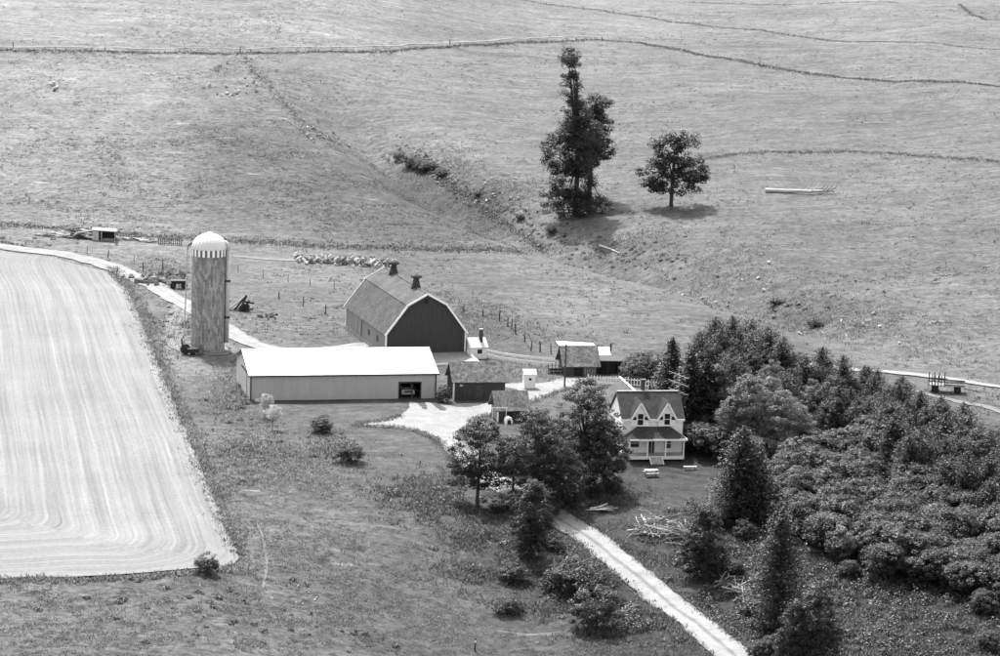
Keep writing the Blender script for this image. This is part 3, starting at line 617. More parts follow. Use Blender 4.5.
# ------------------------------------------------------------------ buildings
def gable_roof(root, W, L, z, rise, over=.35, mat='moss_roof', t=.09, axis='x', ridge_cap=None, sag=0):
    """two slabs; axis x: ridge runs along x (the front slope faces -y)"""
    s = rise / (L / 2 if axis == 'x' else W / 2)
    if axis == 'x':
        e = over
        q = [[(-e, -e, z - e * s), (W + e, -e, z - e * s), (W + e, L / 2, z + rise), (-e, L / 2, z + rise)], [(W + e, L + e, z - e * s), (-e, L + e, z - e * s), (-e, L / 2, z + rise), (W + e, L / 2, z + rise)]]
    else:
        e = over
        q = [[(-e, L + e, z - e * s), (-e, -e, z - e * s), (W / 2, -e, z + rise), (W / 2, L + e, z + rise)], [(W + e, -e, z - e * s), (W + e, L + e, z - e * s), (W / 2, L + e, z + rise), (W / 2, -e, z + rise)]]
    out = []
    for a in q: out.append(MB().slab([(p[0], p[1], p[2] + t) for p in a], t).build('roof', mat, root))
    return out
def gable_box(W, L, z, rise, axis='x', z0=-.5):
    b = MB()
    if axis == 'x':
        k = [(0, z0), (L, z0), (L, z), (L / 2, z + rise), (0, z)]
        b.v += [(0, y, zz) for y, zz in k] + [(W, y, zz) for y, zz in k]
    else:
        k = [(0, z0), (W, z0), (W, z), (W / 2, z + rise), (0, z)]
        b.v += [(x, 0, zz) for x, zz in k] + [(x, L, zz) for x, zz in k]
    b.f += [(0, 1, 2, 3, 4), (9, 8, 7, 6, 5)] + [(i, i + 5, (i + 1) % 5 + 5, (i + 1) % 5) for i in range(5)]
    return b

# --- the machine shed: pale ribbed steel, white roof, one open bay
def machine_shed():
    W, L, z, rise = 24.1, 12.6, 3.42, 2.0; rz = R_(13.4)
    x, y = survey(250.5, 400.6); base = max(gz(x, y), gz(x + 23.9, y + 5.8)) - .05
    s = thing('machine_shed', 'long pale ribbed steel machine shed with a brilliant white roof and an open bay', 'shed', (x, y, base), rz)
    d0, d1, dh = 19.3, 22.1, 2.15       # the open bay
    def ribbed(x0, x1, z0, z1, n):
        b = MB(); w_ = (x1 - x0) / n
        for i in range(n):
            a = x0 + i * w_
            b.face([(a, 0, z0), (a + w_ * .7, 0, z0), (a + w_ * .7, 0, z1), (a, 0, z1)])
            b.face([(a + w_ * .7, 0, z0), (a + w_ * .76, -.035, z0), (a + w_ * .76, -.035, z1), (a + w_ * .7, 0, z1)])
            b.face([(a + w_ * .76, -.035, z0), (a + w_ * .94, -.035, z0), (a + w_ * .94, -.035, z1), (a + w_ * .76, -.035, z1)])
            b.face([(a + w_ * .94, -.035, z0), (a + w_, 0, z0), (a + w_, 0, z1), (a + w_ * .94, -.035, z1)])
        return b
    # siding comes in sheets about a metre wide
    for i in range(19): ribbed(i * d0 / 19, (i + 1) * d0 / 19, -.3, z, 4).build('siding_sheet', 'shed_wall', s)
    for i in range(2): ribbed(d1 + i * (W - d1) / 2, d1 + (i + 1) * (W - d1) / 2, -.3, z, 4).build('siding_sheet', 'shed_wall', s)
    ribbed(d0, d1, dh, z, 10).build('siding_sheet', 'shed_wall', s)
    e = MB(); e.v += [(0, 0, -.3), (0, L, -.3), (0, L, z), (0, L / 2, z + rise), (0, 0, z)]; e.f.append((0, 1, 2, 3, 4)); e.build('end_wall', 'shed_wall', s)
    e = MB(); e.v += [(W, 0, -.3), (W, L, -.3), (W, L, z), (W, L / 2, z + rise), (W, 0, z)]; e.f.append((4, 3, 2, 1, 0)); e.build('end_wall', 'shed_wall', s)
    MB().face([(W, L, -.3), (0, L, -.3), (0, L, z), (W, L, z)]).build('rear_wall', 'shed_wall', s)
    MB().box(.1, W - .1, .25, L - .1, -.25, -.02).build('floor_slab', 'void', s)
    ep = .4; sl_ = rise / (L / 2)
    for k in range(12):                  # roof sheets with a raised seam each
        a, c = -.35 + k * (W + .7) / 12, -.35 + (k + 1) * (W + .7) / 12
        for sgn in (0, 1):
            ye, yr = (-ep, L / 2) if sgn == 0 else (L + ep, L / 2)
            q = [(a, ye, z - ep * sl_ + .06), (c - .015, ye, z - ep * sl_ + .06), (c - .015, yr, z + rise + .06), (a, yr, z + rise + .06)]
            if sgn: q = q[::-1]
            o = MB().slab(q, .05).build('roof_sheet', 'white_roof', s)
    MB().box(-.37, W + .37, L / 2 - .22, L / 2 + .22, z + rise + .03, z + rise + .10).build('ridge_cap', 'white_roof', s)
    MB().beam((-.35, -ep - .03, z - ep * sl_ - .02), (W + .35, -ep - .03, z - ep * sl_ - .02), .05, .2).build('fascia', 'trim_dark', s)
    for xx in (-.38, W + .38):
        MB().beam((xx, -ep, z - ep * sl_ - .05), (xx, L / 2, z + rise - .05), .05, .22).beam((xx, L + ep, z - ep * sl_ - .05), (xx, L / 2, z + rise - .05), .05, .22).build('verge_board', 'trim_dark', s)
    for xx in (0, W): MB().box(xx - .08, xx + .08, -.07, .08, -.3, z).build('corner_trim', 'trim_dark', s)
    for (a, c, e0, f0) in ((d0 - .1, d0 + .03, -.3, dh + .1), (d1 - .03, d1 + .1, -.3, dh + .1), (d0, d1, dh - .05, dh + .1)): MB().box(a, c, -.06, .08, e0, f0).build('door_frame', 'trim_dark', s)
    MB().box(-.08, -.02, 3.4, 7.4, -.1, 3.0).build('sliding_door', 'shed_wall', s)
    MB().box(-.12, -.02, 3.0, 7.9, 3.0, 3.14).build('door_track', 'trim_dark', s)
    MB().box(.02, W - .02, -.09, -.05, -.3, -.02).build('skirt_board', 'trim_dark', s) if False else MB().box(.1, d0 - .12, -.085, -.045, -.35, .04).build('skirt_board', 'trim_dark', s)
    for i in range(9): MB().box(i * W / 8 - .07 + (.2 if i == 0 else -.2 if i == 8 else 0), i * W / 8 + .07 + (.2 if i == 0 else -.2 if i == 8 else 0), .3, .44, -.3, z - .1).build('post', 'old_wood', s)
    # the car standing in the bay
    c = thing('parked_car', 'pale car parked nose out inside the open bay of the long shed', 'car', Vector((x, y, base)) + Matrix.Rotation(rz, 3, 'Z') @ Vector((20.7, 3.2, 0)), rz)
    MB().prism([(-.85, .32), (.85, .32), (.88, .75), (.8, .95), (-.8, .95), (-.88, .75)], -2.1, 2.1).build('body', 'car', c)
    k = MB(); k.hexa([(-.78, -.9, .95), (.78, -.9, .95), (.78, 1.5, .95), (-.78, 1.5, .95), (-.6, -.3, 1.5), (.6, -.3, 1.5), (.6, 1.1, 1.5), (-.6, 1.1, 1.5)]); k.build('cabin', 'car', c)
    MB().hexa([(-.7, -.91, 1.0), (.7, -.91, 1.0), (.7, -.88, 1.0), (-.7, -.88, 1.0), (-.56, -.38, 1.45), (.56, -.38, 1.45), (.56, -.34, 1.45), (-.56, -.34, 1.45)]).build('windscreen', 'glass', c)
    MB().box(-.86, .86, -2.22, -2.1, .38, .55).build('bumper', 'chrome', c); MB().box(-.5, .5, -2.13, -2.1, .6, .82).build('grille', 'trim_dark', c)
    for sx in (-1, 1):
        MB().tube([(sx * .66, -2.1, .7), (sx * .66, -2.16, .7)], .11, 10).build('headlight', 'chrome', c)
        for sy in (-1.35, 1.35):
            wv = MB().tube([(sx * .9, sy, .32), (sx * .7, sy, .32)], .32, 14).build('wheel', 'tyre', c); MB().tube([(sx * .92, sy, .32), (sx * .9, sy, .32)], .17, 10).build('hub_cap', 'chrome', wv)
machine_shed()

# --- the gambrel barn
def barn():
    W, L, kh, ki, rh = 11.4, 21.5, 3.73, 2.85, 5.34; z = 3.62; rz = R_(18.0)
    xr, yr = survey(464.6, 357); base = gz(xr, yr)
    ox, oy = xr - W * math.cos(rz), yr - W * math.sin(rz)
    s = thing('gambrel_barn', 'large gambrel-roofed barn with a dark red end wall and two roof ventilators', 'barn', (ox, oy, base), rz)
    prof = [(0, .75), (W, .75), (W, z), (W - ki, z + kh), (W / 2, z + rh), (ki, z + kh), (0, z)]
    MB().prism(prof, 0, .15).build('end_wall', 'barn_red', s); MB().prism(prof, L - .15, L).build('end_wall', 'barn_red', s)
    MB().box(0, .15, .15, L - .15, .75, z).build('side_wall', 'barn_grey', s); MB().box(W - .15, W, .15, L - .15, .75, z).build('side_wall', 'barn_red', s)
    MB().box(-.12, W + .12, -.12, L + .12, -.8, .75).build('foundation', 'stone', s)
    e, t, gy = .42, .14, .35; s1 = kh / ki
    low = [(-e * .62, z - e * s1 * .62), (ki, z + kh)]; upp = [(ki, z + kh), (W / 2, z + rh)]
    def strip(a, b, mat):
        for flip in (0, 1):
            f = (lambda q: W - q) if flip else (lambda q: q)
            q = [(f(a[0]), L + gy, a[1]), (f(a[0]), -gy, a[1]), (f(b[0]), -gy, b[1]), (f(b[0]), L + gy, b[1])]
            if flip: q = q[::-1]
            q = [(p[0], p[1], p[2] + t) for p in q]
            MB().slab(q, t * .9).build('roof', mat, s)
            # white verge boards on both ends
            for yy in (-gy - .03, L + gy + .03): MB().beam((f(a[0]), yy, a[1] + t * .5), (f(b[0]), yy, b[1] + t * .5), .06, .27).build('verge_board', 'white', s)
    strip(low[0], (upp[0][0] - .02, upp[0][1]), 'barn_roof_low'); strip((upp[0][0] - .10, upp[0][1] + .02), (W / 2, z + rh + .03), 'barn_roof')
    MB().box(W / 2 - .14, W / 2 + .14, -gy, L + gy, z + rh + .06, z + rh + .19).build('ridge_cap', 'barn_roof', s)
    for xx in (0, W):
        MB().box(xx - .1, xx + .1, -.06, .1, .75, z - .05).build('corner_board', 'white', s)
    MB().box(-.1, .1, L - .1, L + .06, .75, z - .05).build('corner_board', 'white', s)
    # gable vent
    MB().tube([(W / 2 - .1, -.02, z + rh - 1.0), (W / 2 - .1, -.1, z + rh - 1.0)], .33, 12).build('gable_vent', 'void', s)
    # tall side doors with rails
    for y0, y1 in ((13.0, 15.0), (15.05, 17.0)): MB().box(-.1, -.01, y0, y1, .8, z - .35).build('side_door', 'barn_grey', s)
    for y0 in (12.6, 15.0): MB().box(-.16, -.1, y0 + .3, y0 + .48, .8, z - .3).build('door_rail', 'galv', s)
    for y0 in (4.0, 8.5): MB().box(-.05, -.005, y0, y0 + .9, 1.7, 2.5).build('window', 'glass', s)
    # ventilators
    for yy in (5.6, 17.2):
        c = link('ventilator', MB().lathe([(.8, z + rh - .45), (.64, z + rh + .25), (.48, z + rh + .75), (.4, z + rh + 1.2), (.4, z + rh + 1.4)], 14, W / 2, yy).mesh('ventilator', 'rust', True), s)
        MB().lathe([(.76, z + rh + 1.4), (.8, z + rh + 1.55), (.74, z + rh + 1.72), (.35, z + rh + 1.88), (.1, z + rh + 1.96)], 14, W / 2, yy).build('cap', 'old_wood', c, True)
        MB().lathe([(.09, z + rh + 1.95), (.07, z + rh + 2.2), (.02, z + rh + 2.35)], 6, W / 2, yy).build('finial', 'galv', c)
    # hay hood at the far peak, lightning rods
    MB().prism([(W / 2 - 1.2, z + rh - .75), (W / 2, z + rh + .1), (W / 2 + 1.2, z + rh - .75)], L + gy + .08, L + gy + 1.4).build('hay_hood', 'barn_roof', s)
    for yy in (.2, 11.3, L - .2): MB().tube([(W / 2, yy, z + rh + .15), (W / 2, yy, z + rh + 1.0)], .02, 5).build('lightning_rod', 'wire', s)
    # raised concrete apron before the end wall
    a = thing('concrete_apron', 'raised pale concrete apron along the foot of the dark barn end', 'apron', Vector((ox, oy, base)) + Matrix.Rotation(rz, 3, 'Z') @ Vector((4.2, -6.0, 0)), rz)
    for k in range(4): MB().hexa([(k * 1.85, .15, -.6), (k * 1.85 + 1.83, .15, -.6), (k * 1.85 + 1.83, 5.85, -.6), (k * 1.85, 5.85, -.6), (k * 1.85, .15, .22), (k * 1.85 + 1.83, .15, .22), (k * 1.85 + 1.83, 5.85, .62), (k * 1.85, 5.85, .62)]).build('slab', 'concrete', a)
    MB().box(-.1, 7.5, -.05, .14, -.6, .42).build('kerb', 'white', a); MB().beam((7.47, .2, .36), (7.47, 5.8, .76), .16, .3).build('kerb', 'white', a)
    # milk house
    h = thing('milk_house', 'small white milk house with pale roof and stub chimney beside the barn', 'shed', Vector((ox, oy, base)) + Matrix.Rotation(rz, 3, 'Z') @ Vector((W + .35, -1.6, 0)), rz)
    gable_box(2.3, 3.0, 1.7, 1.0).build('wall', 'white', h)
    gable_roof(h, 2.3, 3.0, 1.7, 1.0, .25, 'galv')
    f = MB().box(1.0, 1.65, -.06, .02, .75, 1.35).build('window', 'glass', h); MB().box(.93, 1.72, -.08, -.05, .68, .75).build('sill', 'white', f)
    MB().box(1.55, 2.0, .9, 1.35, 1.9, 3.9).build('chimney', 'brick', h); MB().box(1.5, 2.05, .85, 1.4, 3.9, 4.05).build('chimney_cap', 'concrete', h)
    MB().tube([(1.75, .7, 2.2), (1.75, .7, 2.55)], .14, 8).build('roof_vent', 'rust', h)
barn()

# --- the silo
def silo():
    x, y = survey(207.5, 349); b = gz(x, y) - .1; r, h = 2.35, 14.25
    s = thing('silo', 'tall concrete stave silo with a ribbed white dome above a checkered band', 'silo', (x, y, b))
    me = bpy.data.meshes.new('wall'); n = 48; V = []; Fc = []; U = []
    for k in range(2):
        for j in range(n + 1): t = 2 * math.pi * j / n; V.append((r * math.cos(t), r * math.sin(t), h * k)); U.append((h * k, r * t))
    for j in range(n): Fc.append((j, j + 1, j + n + 2, j + n + 1))
    me.from_pydata(V, [], Fc); uv = me.uv_layers.new(name='UVMap')
    for lp in me.loops: uv.data[lp.index].uv = U[lp.vertex_index]
    me.materials.append(M['staves']); me.polygons.foreach_set('use_smooth', [True] * n); link('wall', me, s)
    MB().lathe([(r + .45, -.6), (r + .45, .18)], 32).build('footing', 'concrete', s)
    for k in range(22): MB().lathe([(r + .012, .5 + k * .58), (r + .03, .51 + k * .58), (r + .03, .53 + k * .58), (r + .012, .54 + k * .58)], 32, close=False).build('hoop', 'concrete', s)
    # band of alternating light and dark staves
    nb = 44
    for j in range(nb):
        t0, t1 = 2 * math.pi * j / nb, 2 * math.pi * (j + 1) / nb; ra = r + .045 + (.02 if j % 2 else 0)
        MB().hexa([(ra * .99 * math.cos(t0), ra * .99 * math.sin(t0), h - .95), (ra * math.cos(t0), ra * math.sin(t0), h - .95), (ra * math.cos(t1), ra * math.sin(t1), h - .95), (ra * .99 * math.cos(t1), ra * .99 * math.sin(t1), h - .95),
                   (ra * .99 * math.cos(t0), ra * .99 * math.sin(t0), h), (ra * math.cos(t0), ra * math.sin(t0), h), (ra * math.cos(t1), ra * math.sin(t1), h), (ra * .99 * math.cos(t1), ra * .99 * math.sin(t1), h)]).build('band_stave', 'white' if j % 2 else 'dark_panel', s)
    # dome gores, each with a raised seam
    ng = 26; rd = r + .09
    g = MB()
    N = 9
    for i in range(N + 1):
        ph = (math.pi / 2) * i / N
        for q, rr in ((0, 1.022), (.07, 1.022), (.085, 1.0), (.9, 1.0), (1, 1.022)):
            t = 2 * math.pi * q / ng; g.v.append((rd * rr * math.cos(ph) * math.cos(t), rd * rr * math.cos(ph) * math.sin(t), h + .02 + rd * .86 * math.sin(ph)))
    for i in range(N):
        for q in range(4): a = i * 5 + q; g.f.append((a, a + 1, a + 6, a + 5))
    gm = g.mesh('dome_panel', 'dome')
    for j in range(ng): link('dome_panel', gm, s, rot=(0, 0, 2 * math.pi * j / ng))
    MB().lathe([(.3, h + rd * .86), (.3, h + rd * .86 + .12), (.05, h + rd * .86 + .2)], 12).build('dome_cap', 'dome', s)
    # enclosed chute on the right, blower pipe on the left
    ax = r + .30; MB().tube([(ax, -.3, 1.2), (ax, -.3, h - .1)], .30, 12).build('chute', 'galv', s, True)
    MB().tube([(ax, -.3, h - .1), (ax - .05, -.2, h + .55), (ax - .5, 0, h + .95), (ax - .9, 0, h + .9)], [.30, .30, .26, .2], 10).build('chute_hood', 'galv', s, True)
    for zz in (4.6, 9.7): MB().box(ax - .5, ax + .38, -.66, .06, zz, zz + .28).build('bracket', 'trim_dark', s)
    lx = -r - .55
    MB().tube([(lx - .35, -.5, .3), (lx - .05, -.3, h - .2)], .09, 8).build('blower_pipe', 'galv', s)
    MB().tube([(lx - .05, -.3, h - .2), (lx + .1, -.25, h + .35), (lx + .6, -.1, h + .7), (lx + .95, 0, h + .55)], .12, 8).build('pipe_bend', 'trim_dark', s)
    MB().tube([(lx - .1, -.3, 3), (-r + .02, -.1, 3)], .03, 5).tube([(lx - .1, -.3, 8.5), (-r + .02, -.1, 8.5)], .03, 5).build('pipe_stay', 'wire', s)
    for zz in range(14): MB().box(-r - .22, -r + .05, -1.0, -.6, 1 + zz * .9, 1.06 + zz * .9).build('ladder_rung', 'wire', s)
    # the blower
    u, v2 = survey(188.5, 354.5); k = thing('silage_blower', 'squat dark silage blower at the foot of the silo', 'machine', (u, v2, gz(u, v2)), .3)
    MB().tube([(-.4, 0, .75), (-.4, .35, .75)], .72, 18).build('fan_housing', 'rust', k); MB().hexa([(-.1, -.9, .35), (1.2, -.9, .45), (1.2, .3, .45), (-.1, .3, .35), (-.3, -1.0, .95), (1.4, -1.0, .95), (1.4, .4, .95), (-.3, .4, .95)]).build('hopper', 'rust', k)
    MB().tube([(-.8, .2, 1.2), (-.95, .2, 2.1), (-.7, .2, 2.5)], .13, 8).build('spout', 'rust', k)
    MB().beam((.9, -.2, .3), (2.0, -.6, .2), .1).build('drawbar', 'rust', k)
    for sy in (-.7, .5): MB().tube([(.5, sy, .3), (.5, sy + .15, .3)], .3, 12).build('wheel', 'tyre', k)
silo()

# --- farmhouse
def house():
    W, L, z, rise = 7.4, 6.8, 4.55, 2.65; rz = R_(11.0)
    xr, yr = survey(681.5, 456); base = gz(xr, yr) + .0
    ox, oy = xr - W * math.cos(rz), yr - W * math.sin(rz)
    s = thing('farmhouse', 'white two-dormer farmhouse with dark roof and a full front porch', 'house', (ox, oy, base), rz)
    gable_box(W, L, z, rise).build('wall', 'white', s)
    MB().box(-.06, W + .06, -.06, L + .06, -1.2, .45).build('foundation', 'stone', s)
    gable_roof(s, W, L, z, rise, .14, 'house_roof', .12)
    MB().box(-.16, W + .16, L / 2 - .12, L / 2 + .12, z + rise + .08, z + rise + .17).build('ridge_cap', 'galv', s)
    sl_ = rise / (L / 2)
    MB().box(-.15, W + .15, -.20, -.145, z - .14 * sl_ - .12, z - .14 * sl_ + .13).build('eave_board', 'white', s)
    for xx in (-.18, W + .18):
        for y0, y1 in ((-.18, L / 2), (L + .18, L / 2)): MB().beam((xx, y0, z + (-.18) * sl_ + .02), (xx, y1, z + rise + .02), .05, .2).build('verge_board', 'wing_roof', s)
    # wall dormers
    for cx in (2.05, 5.35):
        dw, dz = 1.1, 1.95; zb = z - .82
        d = MB()
        prof = [(cx - dw, zb), (cx + dw, zb), (cx + dw * .98, z + .02), (cx, z + dz), (cx - dw * .98, z + .02)]
        dm = MB().prism(prof, -.26, .2).build('dormer', 'white', s)
        yb = dz / sl_
        for sg in (-1, 1):
            a = (cx + sg * (dw + .16), z - .16); c = (cx, z + dz + .08)
            q = [(a[0], -.42, a[1]), (c[0], -.42, c[1]), (c[0], yb + .2, c[1]), (a[0], .15, a[1])]
            if sg < 0: q = q[::-1]
            q2 = [(p[0], p[1], p[2] + .1) for p in q]
            MB().slab(q2, .09).build('dormer_roof', 'house_roof', dm)
            MB().beam((a[0], -.45, a[1] + .02), (c[0], -.45, c[1] + .02), .06, .2).build('dormer_verge', 'white', dm)
            MB().prism([(cx + sg * .52, z - .02), (cx + sg * 1.0, z - .02), (cx + sg * .84, z + .28), (cx + sg * .52, z + .42)], -.30, -.265).build('shade_lunette', 'void', dm)  # dark shape set on the front for the shadow at the dormer cheek
        f = MB().box(cx - .34, cx + .34, -.29, -.265, z - .62, z + .72).build('window', 'glass', s)
        for sx in (-.4, .34): MB().box(cx + sx, cx + sx + .06, -.32, -.265, z - .68, z + .78).build('frame', 'white', f)
        MB().box(cx - .34, cx + .34, -.31, -.292, z + .02, z + .08).build('sash_bar', 'white', f); MB().box(cx - .46, cx + .46, -.36, -.265, z - .75, z - .68).build('sill', 'white', f)
    # porch
    pd, pz, p0, p1 = 2.0, 2.55, .35, W - .2
    MB().box(p0, p1, -pd, -.07, .28, .45).build('porch_floor', 'galv', s); MB().box(p0, p1, -pd - .03, -pd, .08, .46).build('porch_skirt', 'white', s)
    MB().hexa([(p0 - .25, -pd - .3, pz), (p1 + .25, -pd - .3, pz), (p1 + .25, -.11, pz), (p0 - .25, -.11, pz), (p0 + 1.4, -.3, pz + 1.1), (p1 - 1.4, -.3, pz + 1.1), (p1 - 1.4, -.11, pz + 1.12), (p0 + 1.4, -.11, pz + 1.12)]).build('porch_roof', 'house_roof', s)
    MB().box(p0 - .27, p1 + .27, -pd - .34, -pd - .27, pz - .16, pz + .05).build('porch_eave', 'white', s); MB().box(p1 + .2, p1 + .27, -pd - .27, -.1, pz - .16, pz + .05).build('porch_eave', 'white', s)
    for i in range(4):
        xx = p0 + .1 + (p1 - p0 - .2) * i / 3
        po = MB().box(xx - .08, xx + .08, -pd - .02, -pd + .14, .45, pz - .02).build('porch_post', 'white', s); MB().box(xx - .13, xx + .13, -pd - .06, -pd + .18, pz - .3, pz - .14).build('capital', 'white', po)
    for a, c in ((0, 1), (2, 3)):
        x0 = p0 + .1 + (p1 - p0 - .2) * a / 3; x1 = p0 + .1 + (p1 - p0 - .2) * c / 3
    # ground floor openings
    for a, c, z0, z1 in ((1.0, 2.05, 1.15, 2.1), (5.2, 6.0, 1.0, 2.15)):
        f = MB().box(a, c, -.04, -.01, z0, z1).build('window', 'glass', s)
        for q in ((a - .08, a, z0 - .08, z1 + .08), (c, c + .08, z0 - .08, z1 + .08), (a, c, z1, z1 + .08), (a - .1, c + .1, z0 - .1, z0)): MB().box(q[0], q[1], -.08, -.012, q[2], q[3]).build('frame', 'white', f)
        MB().box(a, c, -.06, -.042, (z0 + z1) / 2 - .03, (z0 + z1) / 2 + .03).build('sash_bar', 'white', f)
    dr = MB().box(3.05, 3.6, -.05, -.01, .46, 2.25).build('door', 'old_wood', s); MB().box(3.1, 3.55, -.07, -.052, 1.3, 2.1).build('pane', 'glass', dr); MB().box(3.7, 3.95, -.05, -.01, .46, 2.25).build('side_light', 'glass', s)
    # steps
    for i in range(4): MB().box(2.95, 4.35, -pd - .35 - .3 * i, -pd - .06 - .3 * i, -.6, .36 - .16 * i).build('step', 'pale_wood', s)
    for sx in (2.9, 4.4): MB().beam((sx, -pd - .05, .42), (sx, -pd - 1.4, -.25), .07, .2).build('stringer', 'white', s)
    # rear wing, ridge running back
    V = Matrix.Rotation(rz, 3, 'Z')
    wz, wr, wl, ww = 3.7, 2.9, 7.5, 5.4; x0 = .1
    MB().prism([(x0, -.8), (x0 + ww, -.8), (x0 + ww, wz), (x0 + ww / 2, wz + wr), (x0, wz)], L + .01, L + wl).build('rear_wing', 'white', s)
    sw = wr / (ww / 2)
    for sg in (-1, 1):
        c = x0 + ww / 2; a = c + sg * (ww / 2 + .3); za = wz - .3 * sw
        q = [(a, L - 2.6, za), (a, L + wl + .3, za), (c, L + wl + .3, wz + wr), (c, L - 2.6, wz + wr)]
        if sg < 0: q = q[::-1]
        MB().slab([(p[0], p[1], p[2] + .1) for p in q], .09).build('wing_roof', 'wing_roof', s)
    MB().box(x0 + ww / 2 - .12, x0 + ww / 2 + .12, L - 2.4, L + wl + .3, wz + wr + .08, wz + wr + .2).build('ridge_cap', 'white', s)
    # chimney with a flared cap and a vent pipe
    ch = MB().box(3.02, 3.48, L / 2 + .55, L / 2 + 1.05, z + rise - .9, z + rise + 1.15).build('chimney', 'brick', s); MB().hexa([(3.0, L / 2 + .5, z + rise + 1.15), (3.5, L / 2 + .5, z + rise + 1.15), (3.5, L / 2 + 1.1, z + rise + 1.15), (3.0, L / 2 + 1.1, z + rise + 1.15), (2.88, L / 2 + .4, z + rise + 1.4), (3.62, L / 2 + .4, z + rise + 1.4), (3.62, L / 2 + 1.2, z + rise + 1.4), (2.88, L / 2 + 1.2, z + rise + 1.4)]).build('chimney_cap', 'brick', ch)
    MB().tube([(4.1, L / 2 + .6, z + rise - .8), (4.1, L / 2 + .6, z + rise + .75)], .14, 8).build('stove_pipe', 'rust', s)
    # television mast with antenna
    a = MB().tube([(W + .5, L * .7, -.3), (W + .5, L * .7, z + rise + 1.9)], .035, 6).build('antenna_mast', 'galv', s)
    for k, zz in enumerate((z + rise + 1.75, z + rise + .75, z + rise - .3)):
        bm_ = MB().tube([(W + .5 - 1.1, L * .7 + .9, zz + .35), (W + .5 + 1.0, L * .7 - .9, zz - .25)], .04, 5)
        bm_.build('antenna_boom', 'chrome', s)
        for t in (-.7, -.2, .3, .75):
            c = Vector((W + .5 + t, L * .7 - t * .86, zz - t * .28)); MB().tube([c + Vector((-.6, -.65, 0)), c + Vector((.6, .65, 0))], .025, 4).build('antenna_rod', 'chrome', s)
house()

# --- small buildings of the yard
def small_shed(name, label, corner, rz, W, L, z, rise, wall, roof, over=.3, zoff=0):
    x, y = survey(*corner); s = thing(name, label, 'shed', (x, y, gz(x, y) + zoff), R_(rz))
    gable_box(W, L, z, rise).build('wall', wall, s); gable_roof(s, W, L, z, rise, over, roof, .14)
    return s
s = small_shed('granary', 'dark plank shed with a mossy shingle roof and a white corner board', (453.5, 400.5), 12, 6.75, 4.6, 2.55, 2.0, 'barn_red', 'moss_roof')
MB().box(-.1, .08, -.07, .06, 0, 2.45).build('corner_board', 'white', s); MB().box(.75, 1.2, -.05, -.005, 1.85, 2.1).build('sign_board', 'pale_wood', s); MB().box(5.6, 6.1, -.05, -.005, .2, .42).build('vent_board', 'pale_wood', s)
MB().box(2.9, 3.8, -.05, -.005, .05, 1.9).build('door', 'old_wood', s)
s = small_shed('chicken_coop', 'smallest dark shed with a mossy roof beside the leafy trees', (497.5, 422), 13, 3.75, 3.6, 1.75, 1.75, 'barn_red', 'moss_roof', .42)
MB().box(-.06, .1, -.07, .08, 0, 1.7).build('corner_board', 'white', s); MB().box(1.0, 1.9, -.05, -.005, .05, 1.6).build('door', 'void', s); MB().box(2.3, 3.1, -.05, -.005, .7, 1.3).build('window', 'glass', s); MB().box(-.02, .0, .3, 3.2, .1, 1.6).build('side_boards', 'wood', s)
x, y = survey(524, 389)
s = thing('privy', 'tiny upright white privy with one small square window', 'privy', (x, y, gz(x, y)), R_(9))
gable_box(1.5, 1.5, 1.95, .55).build('wall', 'white', s); gable_roof(s, 1.5, 1.5, 1.95, .55, .16, 'galv', .08); MB().box(.62, .95, -.04, -.005, 1.15, 1.45).build('window', 'void', s); MB().box(-.06, 1.56, -.06, 1.56, -.4, .08).build('sill_beam', 'concrete', s)
s = small_shed('corn_crib', 'old shed with shaggy mossy roof backed by a white sheet roof', (565, 376.5), 10, 4.3, 4.4, 1.75, 2.0, 'old_wood', 'moss_roof', .5)
MB().slab([(-.5, 2.1, 3.86), (4.5, 2.1, 3.86), (4.4, 3.6, 3.92), (-.8, 3.6, 4.22)], .08).build('rear_roof', 'white_roof', s)
MB().box(0, 4.2, 4.45, 4.6, -.4, 2.6).build('rear_wall', 'old_wood', s)
MB().box(1.2, 2.4, -.05, -.005, 0, 1.5).build('doorway', 'void', s)
for k in range(5): MB().box(2.6 + k * .34, 2.85 + k * .34, -.06, -.005, .1, 1.6).build('plank', 'wood', s)
x, y = survey(598.5, 366)
s = thing('white_hut', 'little white hut with a bright gable roof and dark stovepipe behind the black shed', 'shed', (x, y, gz(x, y)), R_(10))
gable_box(1.5, 2.2, 1.6, .8).build('wall', 'white', s); gable_roof(s, 1.5, 2.2, 1.6, .8, .2, 'white_roof', .07); MB().tube([(1.75, .6, 0), (1.75, .6, 3.1)], .12, 8).build('stovepipe', 'rust', s); MB().box(.3, 1.2, -.04, -.005, .1, 1.2).build('door', 'wood', s)
x, y = survey(597.5, 374.5)
s = thing('open_shed', 'low black open-fronted shed with a flat pale-edged roof', 'shed', (x, y, gz(x, y)), R_(6))
MB().box(0, .1, 0, 2.8, -.3, 1.9).build('side_wall', 'old_wood', s); MB().box(4.1, 4.2, 0, 2.8, -.3, 1.9).build('side_wall', 'old_wood', s); MB().box(0, 4.2, 2.7, 2.8, -.3, 1.9).build('rear_wall', 'void', s)
MB().slab([(-.15, -.25, 2.02), (4.35, -.25, 2.02), (4.35, 2.95, 1.98), (-.15, 2.95, 1.98)], .1).build('roof', 'old_wood', s); MB().box(-.15, 4.35, -.30, -.26, 1.92, 2.05).build('fascia', 'galv', s)
for xx in (1.35, 2.75): MB().box(xx, xx + .12, 0, .12, -.3, 1.9).build('post', 'old_wood', s)
for k in range(8): MB().box(.1 + k * .31, .37 + k * .31, .02, .06, -.2, 1.85).build('plank', 'void', s)
